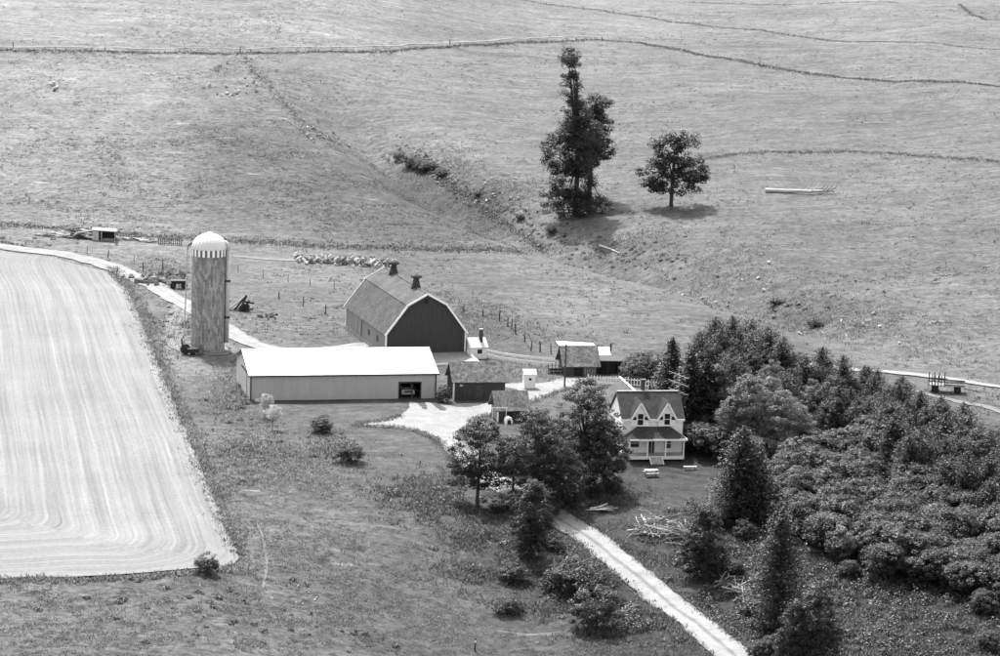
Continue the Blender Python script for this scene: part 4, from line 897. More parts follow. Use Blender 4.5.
# fuel tank on a stand
x, y = survey(586, 375)
s = thing('fuel_tank', 'pale round-ended fuel tank on dark legs before the old shed', 'tank', (x, y, gz(x, y)), R_(15), None, (.75, .75, .9))
MB().tube([(-.75, 0, 1.35), (-.7, 0, 1.35), (.6, 0, 1.35), (.65, 0, 1.35)], [.2, .36, .36, .2], 14).build('tank', 'galv', s, True)
for sx in (-.5, .5):
    for sy in (-.35, .35): MB().beam((sx, sy, -.2), (sx * .9, sy * .6, 1.1), .09).build('leg', 'rust', s)
# hay rack of loose poles
x, y = survey(557, 374)
s = thing('pole_rack', 'rickety dark pole rack beside the old mossy shed', 'rack', (x, y, gz(x, y)), R_(5))
for k in range(6): MB().beam((-1.2 + k * .48, -.3 + .1 * (k % 2), -.2), (-1.2 + k * .48, .1, 1.3 + .2 * (k % 3)), .09).build('post', 'old_wood', s)
for zz in (.35, .75, 1.15): MB().beam((-1.4, -.25 + zz * .3, zz), (1.5, -.2 + zz * .3, zz + .12), .08).build('rail', 'wood', s)
MB().box(-1.0, 1.2, .3, 1.5, -.2, .7).build('bin', 'old_wood', s)
# dog house
x, y = survey(509, 424)
s = thing('dog_house', 'small white arched dog house with a dark round doorway', 'dog house', (x, y, gz(x, y)), R_(14))
MB().prism([(-.45, -.1), (.45, -.1), (.45, .45), (.32, .75), (0, .88), (-.32, .75), (-.45, .45)], -.1, .9).build('shell', 'white', s); MB().prism([(-.22, 0), (.22, 0), (.22, .4), (0, .58), (-.22, .4)], -.12, -.105).build('doorway', 'void', s)
# clothes line frame
x, y = survey(498, 426)
s = thing('clothes_line', 'thin white clothes-line frame beside the smallest dark shed', 'clothes line', (x, y, gz(x, y)), R_(12))
for sx in (-.8, .95): MB().tube([(sx, -.2, -.3), (sx, -.2, 2.4)], .035, 6).build('post', 'white', s)
MB().tube([(-1.0, -.2, 2.35), (1.1, -.2, 2.35)], .03, 6).build('crossbar', 'white', s)
# utility pole
x, y = survey(564.5, 387)
s = thing('utility_pole', 'bare dark utility pole at the bend of the drive', 'pole', (x, y, gz(x, y)))
MB().tube([(0, 0, -.6), (0, 0, 5.6)], [.12, .09], 8).build('pole', 'old_wood', s); MB().lathe([(.12, 5.6), (.12, 5.7), (.02, 5.78)], 8).build('cap', 'rust', s)

# --- fences
def post_mesh(h, r, mat, name='post'): return MB().tube([(0, 0, -.4), (r * .3, 0, h * .6), (0, r * .3, h)], [r, r * .95, r * .8], 6).mesh(name, mat)
PM = [post_mesh(1.35, .09, 'old_wood'), post_mesh(1.2, .07, 'wood'), post_mesh(1.7, .12, 'old_wood')]
def wire_fence(label, pix, kinds=(0, 1), wires=True, name='wire_fence'):
    pts = [survey(*p) for p in pix]; x0, y0 = pts[0]; z0 = gz(x0, y0)
    f = thing(name, label, 'fence', (x0, y0, z0)); tops = []
    for i, (x, y) in enumerate(pts):
        z = gz(x, y); link('post', PM[kinds[i % len(kinds)]], f, (x - x0, y - y0, z - z0), (rng.uniform(-.1, .1), rng.uniform(-.1, .1), rng.uniform(0, 6)), (1, 1, rng.uniform(.85, 1.15)))
        tops.append((x - x0, y - y0, z - z0))
    if wires and len(pts) > 1:
        for hh in (.5, 1.0): MB().tube([(a, b, c + hh) for a, b, c in tops], .012, 3, False).build('wire', 'wire', f)
    return f
wire_fence('dark leaning posts of the wire fence running downhill right of the barn', [(463.5, 312), (482.5, 317), (499.5, 321), (507.5, 327), (511.5, 329), (515.5, 334), (525, 342), (531, 351), (540, 352), (551, 354)], (0, 0, 2))
wire_fence('thin pasture wire fence on pale posts crossing between silo and barn', [(238, 272), (263, 278), (288, 282), (310, 286), (334, 289)], (1, 1))
wire_fence('short wire fence of stubby posts in the paddock left of the barn', [(279, 299), (303, 306), (325.5, 314)], (0, 0))
wire_fence('wire fence beside the pale track above the hay field', [(87, 254), (108, 258), (134, 263), (163, 271), (186, 277)], (1, 0))
wire_fence('pair of dark gateposts at the track bend', [(117, 274), (143, 271)], (0, 0), False, 'gate_posts')
wire_fence('short fence end at the corner of the hay field', [(231, 573), (248, 575)], (1, 1))
wire_fence('wire fence on widely spaced posts along the upper hillside path', [(13, 47), (105, 50), (240, 52), (340, 49), (450, 44), (547, 43), (602, 41), (646, 46), (760, 66), (830, 77)], (0, 1))
x, y = survey(475, 652)
s = thing('fence_post', 'single banded marker post standing alone in the near pasture', 'post', (x, y, gz(x, y))); MB().tube([(0, 0, -.3), (0, 0, .95)], .08, 8).build('post', 'old_wood', s); MB().tube([(0, 0, .95), (0, 0, 1.2)], .085, 8).build('band', 'white', s); MB().tube([(0, 0, 1.2), (0, 0, 1.45)], .09, 8).build('cap', 'old_wood', s)
x, y = survey(351, 461)
s = thing('marker_post', 'thin white post in front of the dark round bush', 'post', (x, y, gz(x, y))); MB().tube([(0, 0, -.3), (0, 0, 1.5)], .05, 7).build('post', 'white', s); MB().box(-.1, .1, -.06, .06, 1.5, 1.58).build('cap', 'white', s)
def board_fence(label, pix, n, hh, name, pickets=False, sp=None):
    line = [survey(*p) for p in pix]; x0, y0 = line[0]; z0 = gz(x0, y0); f = thing(name, label, 'fence', (x0, y0, z0))
    pts = resample(line, math.dist(line[0], line[-1]) / n); tops = [(x - x0, y - y0, gz(x, y) - z0) for x, y in pts]
    pm = MB().box(-.06, .06, -.06, .06, -.3, hh + .1).mesh('post', 'white')
    for t in tops[::(3 if pickets else 1)]: link('post', pm, f, t)
    for zz in ((.25, hh * .8) if pickets else (.4, hh)):
        for a, b in zip(tops[:-1], tops[1:]): MB().beam((a[0], a[1] - .05, a[2] + zz), (b[0], b[1] - .05, b[2] + zz), .04, .1 if pickets else .3).build('rail', 'white', f)
    if pickets:
        km = MB().prism([(-.08, 0), (.08, 0), (.08, hh - .1), (0, hh), (-.08, hh - .1)], -.02, .02).mesh('picket', 'white')
        for t in resample([(a, b) for a, b, c in tops], sp):
            z = gz(t[0] + x0, t[1] + y0) - z0; link('picket', km, f, (t[0], t[1] - .09, z + .08))
board_fence('white plank fence running from the milk house towards the old shed', [(484, 357), (503, 361), (525, 364), (545, 366), (556, 367)], 7, 1.05, 'plank_fence')
board_fence('white picket fence between the farmhouse and the open shed', [(588, 383.5), (600, 384.2), (616, 385), (640, 387), (662, 390)], 9, 1.1, 'picket_fence', True, .34)

# --- yard furniture and machines
x, y = survey(651, 476)
s = thing('picnic_table', 'small pale picnic table on the lawn before the porch', 'table', (x, y, gz(x, y)), R_(15))
for k in range(4): MB().box(-.8, .8, -.36 + k * .185, -.2 + k * .185, .72, .77).build('top_board', 'pale_wood', s)
for sy in (-.75, .6): MB().box(-.8, .8, sy, sy + .2, .42, .46).build('bench', 'pale_wood', s)
for sx in (-.6, .6):
    MB().beam((sx, -.55, -.05), (sx, .2, .72), .08).beam((sx, .55, -.05), (sx, -.2, .72), .08).build('leg_frame', 'wood', s); MB().beam((sx, -.75, .38), (sx, .75, .38), .06).build('crossbar', 'wood', s)
x, y = survey(690, 470)
s = thing('lawn_bench', 'low pale plank bench at the right end of the lawn', 'bench', (x, y, gz(x, y)), R_(8)); MB().box(-.8, .8, -.2, .2, .38, .44).build('seat', 'pale_wood', s)
for sx in (-.6, .6): MB().box(sx - .06, sx + .06, -.16, .16, -.1, .38).build('leg', 'wood', s)
def wheel(parent, x, y, z, r, w_=.14):
    o = MB().tube([(x, y - w_ / 2, z), (x, y + w_ / 2, z)], r, 14).build('wheel', 'tyre', parent); MB().tube([(x, y - w_ / 2 - .02, z), (x, y + w_ / 2 + .02, z)], r * .4, 8).build('hub', 'rust', o); return o
x, y = survey(946, 392)
s = thing('hay_wagon', 'weathered hay wagon with a tall slatted rack by the valley road', 'wagon', (x, y, gz(x, y)), R_(-8), None, (1.15, 1.15, 1.15))
for k in range(6): MB().box(-2.1, 2.1, -1.0 + k * .335, -.68 + k * .335, .85, .93).build('deck_board', 'wood', s)
for k in range(3): MB().box(-.2, 2.1, -1.06, -1.01, .95 + k * .27, 1.15 + k * .27).build('side_board', 'wood', s)
for k in range(6): MB().box(-2.1 + k * .36, -1.98 + k * .36, -1.06, -.98, .8, 2.2 - .04 * k).build('stake', 'old_wood', s)
for k in range(4): MB().box(-2.1 + k * .6, -1.98 + k * .6, .95, 1.03, .8, 2.1).build('stake', 'old_wood', s)
for zz in (1.3, 1.7): MB().box(-2.1, .1, -1.0, -.96, zz, zz + .1).build('rail', 'old_wood', s)
for sx in (-1.3, 1.3):
    MB().beam((sx, -.8, .42), (sx, .8, .42), .1).build('axle', 'rust', s)
    for sy in (-.85, .85): wheel(s, sx, sy, .4, .42)
MB().beam((2.1, 0, .5), (4.0, .1, .25), .1).build('drawbar', 'rust', s)
x, y = survey(178, 288)
s = thing('manure_spreader', 'dark two-wheeled implement standing beside the farm track', 'implement', (x, y, gz(x, y)), R_(10))
MB().hexa([(-1.0, -.5, .7), (1.0, -.5, .7), (1.0, .5, .7), (-1.0, .5, .7), (-1.15, -.7, 1.25), (1.15, -.7, 1.25), (1.15, .7, 1.25), (-1.15, .7, 1.25)]).build('box', 'rust', s); MB().beam((-1.0, 0, .6), (-2.4, .1, .35), .1).build('drawbar', 'rust', s); MB().beam((.2, -.8, .5), (.2, .8, .5), .1).build('axle', 'rust', s)
for sx in (-.8, .9): wheel(s, sx, -.75, .5, .5)
for k in range(5): MB().beam((1.0, -.5 + k * .25, .8), (1.35, -.55 + k * .27, 1.7), .06).build('tine', 'rust', s)
x, y = survey(241, 311)
s = thing('scrap_elevator', 'heap of dark scrapped machinery with long pale blades behind the silo', 'scrap heap', (x, y, gz(x, y)), R_(-4))
for a, b_, mt in (((-1.9, -.4, .1), (.5, .3, 2.1), 'pale_wood'), ((-2.1, .2, .1), (1.2, .0, .8), 'galv'), ((-1.0, 0, .1), (.8, .2, 2.4), 'rust'), ((-.2, -.5, 0), (.7, .3, 2.2), 'rust'), ((.1, .5, 0), (1.3, -.4, 1.7), 'rust'), ((-1.2, .6, .0), (1.7, .7, .25), 'rust'), ((.4, -.4, 1.5), (1.9, .2, 1.2), 'rust')):
    MB().beam(a, b_, .16, .26).build('bar', mt, s)
MB().hexa([(-.2, -.5, 0), (1.2, -.5, 0), (1.3, .6, 0), (-.1, .6, 0), (.1, -.3, 1.1), (.9, -.3, 1.2), (.9, .4, 1.2), (.2, .4, 1.0)]).build('housing', 'rust', s)
for k in range(4): MB().tube([(.2 + .25 * k, -.6, .5 + .1 * k), (.2 + .25 * k, -.52, .5 + .1 * k)], .45, 12).build('disc', 'rust', s)
x, y = survey(104, 241)
s = thing('calf_hutch', 'small pale hut with a dark open front at the hill foot', 'hut', (x, y, gz(x, y)), R_(5))
MB().box(-1.9, -.9, 0, 1.8, -.3, 1.75).build('end_wall', 'pale_wood', s); MB().box(-.9, 1.9, .9, 1.8, -.3, 1.5).build('rear_wall', 'old_wood', s); MB().slab([(-2.1, -.2, 1.85), (2.1, -.2, 1.65), (2.1, 2.0, 1.9), (-2.1, 2.0, 2.0)], .1).build('roof', 'wood', s)
for xx in (-.5, 1.75): MB().box(xx, xx + .12, 0, .12, -.3, 1.6).build('post', 'pale_wood', s)
MB().box(-.3, 1.7, .05, .1, -.2, .45).build('front_board', 'wood', s); MB().box(-.3, 1.7, .8, .86, -.2, 1.4).build('interior', 'void', s)
x, y = survey(170, 245)
s = thing('slat_feeder', 'long dark slatted feeder rack in the grass left of the silo dome', 'feeder', (x, y, gz(x, y)), R_(6))
for k in range(12): MB().beam((-1.9 + k * .345, -.2 * (k % 2), -.1), (-1.9 + k * .345, .1, 1.25), .12).build('slat', 'old_wood', s)
for zz in (.25, 1.1): MB().beam((-2.0, 0, zz), (2.0, 0, zz), .12).build('rail', 'wood', s)
# loose timber
def timber(label, u, v, n, spread, length, mats, name='lumber_pile', cat='lumber pile', hmax=.5):
    x, y = survey(u, v); s = thing(name, label, cat, (x, y, gz(x, y)), R_(rng.uniform(-10, 10)))
    for i in range(n):
        a = rng.uniform(-.5, .5); l = length * rng.uniform(.5, 1); c = Vector((rng.uniform(-1, 1) * spread, rng.uniform(-.6, .6) * spread * .6, rng.uniform(.05, hmax)))
        d = Vector((math.cos(a), math.sin(a), rng.uniform(-.25, .35))) * l / 2
        p, q = c - d, c + d; p.z = max(p.z, .03); q.z = max(q.z, .03)
        MB().beam(p, q, rng.uniform(.2, .42), .1).build('board', rng.choice(mats), s)
    return s
timber('tumbled heap of dark and pale planks left of the small hut', 80, 238, 26, 2.6, 4.0, ['old_wood', 'old_wood', 'pale_wood', 'wood'], hmax=1.7)
timber('scatter of bleached boards on the track verge', 50, 236, 14, 2.6, 2.5, ['pale_wood', 'wood'])
timber('bleached plank heap between the small hut and the slatted feeder', 130, 240, 14, 2.8, 2.2, ['pale_wood', 'wood', 'old_wood'])
timber('few dark planks lying near the slatted feeder', 146, 242, 7, 1.2, 2.0, ['old_wood', 'pale_wood'])
timber('weathered fence rails dropped on the lawn edge near the lane', 602, 511, 7, 1.0, 2.6, ['wood', 'pale_wood'], 'loose_rails', 'rails')

# --- rocks
def rock_mesh(seed, sub):
    r = random.Random(seed); bm = bmesh.new(); bmesh.ops.create_icosphere(bm, subdivisions=sub, radius=.5)
    ax = [Vector((r.gauss(0, 1), r.gauss(0, 1), r.gauss(0, 1))).normalized() for _ in range(11)]; dd = [r.uniform(.17, .40) for _ in ax]
    for v in bm.verts:
        for a, d in zip(ax, dd):
            k = v.co.dot(a)
            if k > d: v.co -= a * (k - d)
        v.co += Vector((r.gauss(0, .02), r.gauss(0, .02), r.gauss(0, .02)))
    me = bpy.data.meshes.new('rock'); bm.to_mesh(me); bm.free(); return me
ROCKS = []
for i in range(6):
    me = rock_mesh(i, 2); me.materials.append(M['rock' if i < 4 else 'dark_rock']); ROCKS.append(me)
def rot3(): return (rng.uniform(0, 6), rng.uniform(0, 6), rng.uniform(0, 6))
x, y = survey(352, 266); z = gz(x, y)
s = thing('rock_pile', 'long pile of pale field boulders in the pasture behind the barn', 'rock pile', (x, y, z))
for i in range(296):
    t = rng.uniform(-1, 1); u = 346 + t * 50; v = 263 + t * 3.5 + rng.gauss(0, 1.7)
    px, py = survey(u, v); sz = rng.choice((.3, .4, .5, .6, .7, .85, 1.05, 1.2)) * rng.uniform(.8, 1.15)
    link('rock', rng.choice(ROCKS), s, (px - x, py - y, gz(px, py) - z + sz * .18 + abs(rng.gauss(0, .42)) * (1 - .6 * abs(t))), rot3(), (sz * 1.2, sz, sz * .75))
def heap(label, u, v, n, ru, rv, lo, hi, name='rock_pile', cat='rock pile', mats=None):
    x, y = survey(u, v); z = gz(x, y); s = thing(name, label, cat, (x, y, z))
    for i in range(n):
        px, py = x + rng.gauss(0, ru), y + rng.gauss(0, rv); sz = rng.uniform(lo, hi) * 1.25; link('rock', rng.choice(mats or ROCKS[:4]), s, (px - x, py - y, gz(px, py) - z + sz * .28), rot3(), (sz * 1.2, sz, sz * .75))
def stone_line(label, pix, n, ru, rv, lo, hi, mats=None):
    line = resample([survey(*p) for p in pix], .5); x, y = line[0]; z = gz(x, y); s = thing('rock_pile', label, 'rock pile', (x, y, z))
    for i in range(n):
        q = rng.choice(line); px, py = q[0] + rng.gauss(0, ru), q[1] + rng.gauss(0, rv); sz = lo + (hi - lo) * rng.random() ** 2
        link('rock', rng.choice(mats or ROCKS), s, (px - x, py - y, gz(px, py) - z + sz * .2), rot3(), (sz * 1.2, sz, sz * .75))
stone_line('dark stones heaped in the brushy gully head', [(395, 153), (420, 163), (440, 174)], 60, 1.2, 2.5, .3, 1.0, ROCKS[3:])
stone_line('pale rubble strewn down the middle of the swale', [(440, 175), (470, 190), (500, 204), (520, 215)], 90, 1.4, 3.0, .25, .9)
stone_line('small stones lining the swale near the tall tree', [(530, 222), (560, 238), (600, 250)], 60, 1.6, 2.5, .2, .7)
heap('pale stones spread on the right bank of the swale', 503, 186, 24, 3.0, 4, .2, .5)
heap('pale stones along the lower swale above the pine wood', 735, 284, 30, 6, 9, .25, .75)
heap('pale stones in the swale near the road', 850, 322, 26, 6, 8, .25, .7)
heap('cluster of white stones on the upper left hillside', 240, 90, 22, 2.5, 7, .35, 1.0)
heap('pair of white boulders below the upper path', 216, 68, 5, .8, 2, .5, 1.4)
heap('pale stones along the cattle path down the left hill', 318, 136, 34, 3.2, 7, .3, .8)
heap('white boulder group on the far left hillside', 54, 89, 5, .9, 2, .5, 1.3)
heap('rubble of small pale stones in the near pasture', 305, 600, 24, 1.6, 2.6, .1, .3)
heap('dark clod heap in the grass between silo and barn', 270, 317, 16, .7, 1.2, .4, .9, 'earth_heap', 'heap', ROCKS[4:])
heap('dark rough heap beside the two-wheeled implement', 158, 280, 40, 1.5, 2.4, .5, 1.3, 'earth_heap', 'heap', ROCKS[4:])

# --- fallen log, dead sapling, brush piles
def lay(name, label, cat, pa, pb):
    a, b = Vector(P3(*pa)), Vector(P3(*pb)); d = (b - a).normalized(); sd = d.cross(Vector((0, 0, 1))).normalized() * -1; o = thing(name, label, cat, (0, 0, 0)); u_ = d.cross(sd)
    o.matrix_world = Matrix.Translation((a + b) / 2) @ Matrix((d, sd, u_)).transposed().to_4x4(); return o
s = lay('fallen_log', 'pale fallen tree trunk with broken branches lying on the right hillside', 'log', (764, 192), (838, 194))
MB().tube([(-6.6, 0, .30), (-4.6, .12, .33), (-2.6, -.05, .28), (-.4, .1, .36), (1.6, -.1, .33), (3.6, .15, .5), (5.2, -.1, .46), (6.4, .2, .7)], [.46, .38, .39, .32, .3, .2, .14, .05], 9).build('trunk', 'pale_wood', s, True)
for (a, l, t) in ((2.0, 1.6, .9), (2.8, 2.2, -.5), (3.6, 1.8, .5), (1.4, 1.2, -.8), (4.2, 2.0, .15), (4.6, 1.6, -.3), (2.4, 2.6, .35), (3.2, 2.4, -.75), (.6, 1.3, .8), (4.9, 2.2, .6), (3.9, 1.9, -.15)):
    MB().tube([(a, 0, .4), (a + l * .6, t * l * .6, .8 + .4 * t), (a + l * .8, t * l, 1.4 + .7 * t)], [.15, .11, .05], 5).build('branch', 'wood' if l > 1.7 else 'pale_wood', s)
x, y = survey(362, 249)
s = thing('dead_sapling', 'bare white dead sapling on the headland strip behind the barn', 'tree', (x, y, gz(x, y)))
MB().tube([(0, 0, -.2), (.1, 0, .8), (-.35, 0, 1.7), (-.2, 0, 2.5)], [.12, .1, .07, .03], 6).build('trunk', 'pale_wood', s); MB().tube([(-.2, 0, 1.4), (-.9, .1, 2.3)], [.06, .02], 5).tube([(.1, 0, .9), (.7, .1, 1.4)], [.06, .02], 5).build('branch', 'pale_wood', s)
s = lay('fallen_branch', 'slim bleached branch lying right of the swale below the tall tree', 'branch', (590, 243), (630, 258)); MB().tube([(-3.4, 0, .2), (0, .2, .22), (3.4, 0, .15)], [.2, .16, .04], 6).build('stem', 'pale_wood', s); MB().tube([(1, .2, .2), (2, 1.0, .5)], [.08, .02], 5).build('twig', 'pale_wood', s)
BR = []
for k in range(4):
    b = MB(); b.tube([(-1.2, 0, 0), (-.2, .12 * (k - 1.5), .1), (1.3, -.1, 0)], [.075, .06, .015], 5); b.tube([(.0, .05, .06), (.6, .45, .3)], [.04, .01], 4); b.tube([(.3, 0, .05), (.9, -.4, .2)], [.035, .01], 4); me = b.mesh('branch', ('pale_wood', 'wood', 'wood', 'old_wood')[k]); BR.append(me)
def brush(label, pix, n, sp, hmax):
    line = [survey(*p) for p in pix]; x, y = line[0]; z = gz(x, y); s = thing('brush_pile', label, 'brush pile', (x, y, z)); ln = resample(line, .3)
    for i in range(n):
        px, py = rng.choice(ln); px += rng.gauss(0, sp); py += rng.gauss(0, sp * 1.5); sc = rng.uniform(.6, 1.25)
        link('branch', rng.choice(BR), s, (px - x, py - y, gz(px, py) - z + rng.uniform(.05, hmax) * rng.random() ** .5), (rng.uniform(-.4, .4), rng.uniform(-.5, .4), rng.uniform(-1.6, 1.3)), (sc, sc, sc))
brush('large heap of bleached cut branches beside the lane below the house', [(645, 534), (662, 532), (674, 538)], 190, .9, 1.7)
brush('long low windrow of cut branches along the lane beyond the big heap', [(722, 583), (740, 596), (768, 612)], 120, .6, 1.1)
brush('small loop of bleached prunings beside the round bush', [(622, 611), (627, 618)], 18, .4, .4)

# --- individual trees
G = lambda u, v, h: survey(u, v, h)
elm = broad('tall_tree', 27, [(-1.9, 0, 24.2, 1.5, 1.5, 2.6), (-1.3, 0, 19.8, 1.5, 1.5, 2.6), (-.4, 0, 15.6, 2.2, 2.2, 2.6), (-1.2, -.3, 10.0, 4.6, 3.4, 4.2), (.6, .3, 12.6, 3.2, 3.0, 3.2), (-.8, -.6, 5.4, 3.6, 2.8, 3.4), (-1.6, -1.6, 2.0, 4.3, 2.8, 2.3), (2.2, -1.2, 1.7, 3.2, 2.2, 1.9)], 'leaf_dark', 460, 38, .85, .46, .4, 10)
t = plant(elm, 'tall_tree', 'very tall ragged dark tree with a narrow spire on the hillside', 'tree', survey(575, 214), 1.13); t.rotation_euler.z = 0
side = broad('hill_tree', 15, [(0, 0, 9.8, 2.9, 2.9, 3.4), (.6, 0, 13.2, 1.8, 1.8, 1.6), (.7, -.2, 7.0, 2.7, 2.6, 2.0), (-.6, .3, 6.0, 2.0, 2.0, 1.8)], 'leaf_dark', 170, 36, .75, .44, .3, 7)
t = plant(side, 'hill_tree', 'dark tree with bare lower trunk growing against the tall spired tree', 'tree', survey(589, 199), 1.3); t.rotation_euler.z = 0
lone = broad('lone_tree', 13, [(0, 0, 5.4, 2.6, 2.6, 2.6), (-2.1, .3, 4.0, 2.0, 2.0, 1.7), (2.5, -.3, 4.6, 1.9, 2.0, 1.7), (.4, -1.0, 2.7, 2.2, 2.0, 1.4), (1.3, 0, 8.3, 1.6, 1.6, 1.5), (-.9, .4, 7.2, 1.6, 1.6, 1.4), (2.8, .5, 2.9, 1.3, 1.3, 1.0), (-2.3, -.6, 2.5, 1.4, 1.3, 1.0)], 'leaf_dark', 150, 34, .68, .44, .22, 14, core=.15)
t = plant(lone, 'lone_tree', 'lone round-crowned tree standing by itself on the right hillside', 'tree', survey(671, 206), 1.48); t.rotation_euler.z = 0
plant_top(maple, 10, 480, 418, 10.0, 'yard_tree', 'round dark tree with a clear trunk on the bank left of the lane', 'tree')
plant_top(bigtree, 14, 588, 378, 13.0, 'big_yard_tree', 'tallest broad tree of the clump left of the farmhouse', 'tree')
plant_top(bigtree, 14, 541, 406, 12.0, 'big_yard_tree', 'spreading broad tree over the lane between the coop and the house', 'tree')
plant_top(lowtree, 9, 606, 424, 8.2, 'low_yard_tree', 'low dense tree touching the left corner of the porch', 'tree')
plant_top(lowtree, 9, 562, 444, 7.6, 'low_yard_tree', 'dark tree in the middle of the clump over the lane', 'tree')
plant_top(column, 9, 533, 480, 8.8, 'upright_tree', 'upright dense tree at the lane bend below the clump', 'tree')
plant_top(lowtree, 9, 515, 436, 6.6, 'low_yard_tree', 'small leafy tree at the foot of the smallest shed', 'tree')
plant_top(bush_dark, 2.6, 583, 556, 4.2, 'lilac_bush', 'widest of the lane bushes, dark and domed', 'bush', sz=.72)
plant_top(bush_dark, 2.6, 560, 562, 3.0, 'lilac_bush', 'low dark bush touching the left of the widest lane bush', 'bush')
plant_top(bush, 2.6, 598, 585, 4.6, 'round_bush', 'single neat round bush below the lane bushes', 'bush', sz=.95)
plant_top(bush_dark, 2.6, 509, 595, 1.9, 'low_bush', 'flat low bush alone in the lower pasture', 'bush', sz=.7)
plant_top(bush, 2.6, 515, 562, 2.2, 'low_bush', 'weedy low bush between the upright tree and the pasture', 'bush', sz=.7)
plant_top(bush_dark, 2.6, 349, 440, 2.7, 'round_bush', 'dark round bush behind the thin white post', 'bush', sz=.9)
plant_top(bush, 2.6, 321, 415, 2.2, 'low_bush', 'spreading low bush in the lawn before the long shed', 'bush', sz=.75)
plant_top(sapling, 3.2, 273, 404, 3.3, 'sapling', 'pale sapling with a visible thin trunk before the shed corner', 'tree')
plant_top(sapling, 3.2, 265, 393, 3.2, 'sapling', 'pale sapling standing closest to the shed corner', 'tree')
plant_top(bush, 2.6, 207, 553, 2.2, 'low_bush', 'thin ragged bush at the corner of the hay field', 'bush')
plant_top(bush_dark, 2.6, 444, 384, 2.4, 'low_bush', 'dark bush against the left end of the granary', 'bush', sz=1.2)
plant_top(bush_dark, 2.6, 413, 153, 2.8, 'gully_bush', 'low dark bush at the head of the stony gully', 'bush', sz=.7)
plant_top(bush_dark, 2.6, 430, 160, 2.2, 'gully_bush', 'smaller dark bush below the gully head bush', 'bush', sz=.7)
for i, (u, v, h) in enumerate(((636, 352, 3.6), (650, 350, 4.0), (645, 358, 3.2), (632, 361, 3.0), (659, 357, 3.4))):
    plant_top(bush_dark, 2.6, u, v, h, 'hedge_bush', 'dark bush of the row between the open shed and the spruces', 'bush', 'hedge bushes behind the house', sz=.95)
plant_top(spruces[0], 12, 673, 336, 10.5, 'spruce', 'pointed dark spruce behind the right end of the farmhouse', 'tree')
plant_top(spruces[1], 12, 692, 348, 11.5, 'spruce', 'dark spruce behind the antenna, right of the pointed one', 'tree')
plant_top(column, 9, 718, 365, 9.5, 'upright_tree', 'dark upright broadleaf tree between spruces and the pale trees', 'tree')
plant_top(spruces[0], 12, 708, 357, 10.5, 'spruce', 'shaded spruce close behind the upright broadleaf tree', 'tree')
plant_top(pale_tree, 9, 752, 376, 9.6, 'pale_tree', 'largest pale-leaved tree standing before the dark pines', 'tree')
plant_top(pale_tree, 9, 783, 392, 8.2, 'pale_tree', 'smaller pale-leaved tree right of the largest pale one', 'tree')
plant_top(pale_tree, 9, 733, 398, 7.0, 'pale_tree', 'lowest pale-leaved tree on the side of the house', 'tree')
plant_top(pale_tree, 9, 770, 378, 8.6, 'pale_tree', 'pale-leaved tree wedged between the two larger pale ones', 'tree')
plant_top(pale_tree, 9, 800, 404, 6.5, 'pale_tree', 'pale-leaved tree at the thicket end of the pale group', 'tree')
plant_top(bigfir, 12, 744, 424, 11.0, 'fir', 'broad black fir at the edge of the lawn right of the house', 'tree')
plant_top(bigfir, 12, 757, 441, 8.5, 'fir', 'lower black fir crowded against the broad fir', 'tree')
plant_top(column, 9, 706, 505, 8.2, 'upright_tree', 'upright leafy tree beside the heap of cut branches', 'tree')
plant_top(bush_dark, 2.6, 717, 540, 3.4, 'round_bush', 'dark bush at the right foot of the tree by the branch heap', 'bush')
plant_top(shaggy, 12, 783, 507, 13.0, 'shaggy_conifer', 'slender shaggy dark conifer rising from the lower meadow', 'tree')
plant_top(column, 9, 820, 585, 8.5, 'upright_tree', 'dense dark tree at the bottom of the meadow', 'tree')
plant_top(column, 9, 797, 600, 7.0, 'upright_tree', 'smaller dark tree joined to the one at the bottom of the meadow', 'tree')
plant_top(bush, 2.6, 746, 520, 2.4, 'round_bush', 'small bush in the lower meadow below the fir', 'bush')
for u, v, h, lab in ((522, 488, 2.6, 'dark bush filling the lane bend under the spreading tree'), (548, 492, 2.8, 'leafy bush at the foot of the spreading tree'), (566, 484, 2.6, 'leafy bush between the trunks of the yard clump'), (590, 478, 2.2, 'low bush under the tallest yard tree'), (612, 474, 2.0, 'low bush at the lawn edge of the yard clump'), (552, 530, 2.2, 'bush where the lane comes out of the trees'), (498, 500, 1.6, 'low bush at the foot of the round dark tree')):
    plant_top(bush_dark, 2.6, u, v, h, 'undergrowth_bush', lab, 'bush', sz=.8)
for u, v, h, lab in ((400, 150, 2.0, 'topmost small bush of the brushy gully'), (422, 158, 2.4, 'thick bush in the brushy gully head'), (441, 167, 1.8, 'last bush of the gully before the pale rubble'), (478, 190, 1.2, 'tiny bush among the pale rubble'), (520, 212, 1.3, 'tiny bush on the lower swale bank'), (552, 226, 1.3, 'small bush in the swale near the tall tree'), (815, 372 - 55, 1.6, 'small bush in the lower hollow above the road'), (775, 297, 1.3, 'small bush in the hollow above the pines')):
    plant_top(bush_dark, 2.6, u, v, h, 'gully_bush', lab, 'bush', sz=.7)
# shrubs right of the house wall
for i, (u, v, h) in enumerate(((695, 406, 4.2), (708, 410, 4.4), (700, 422, 3.8), (715, 425, 4.2), (690, 418, 3.4))):
    plant_top(sumac[i % 2], 4.5, u, v, h, 'house_shrub', 'leafy shrub massed against the right side of the farmhouse', 'shrub', 'shrubs beside the house')
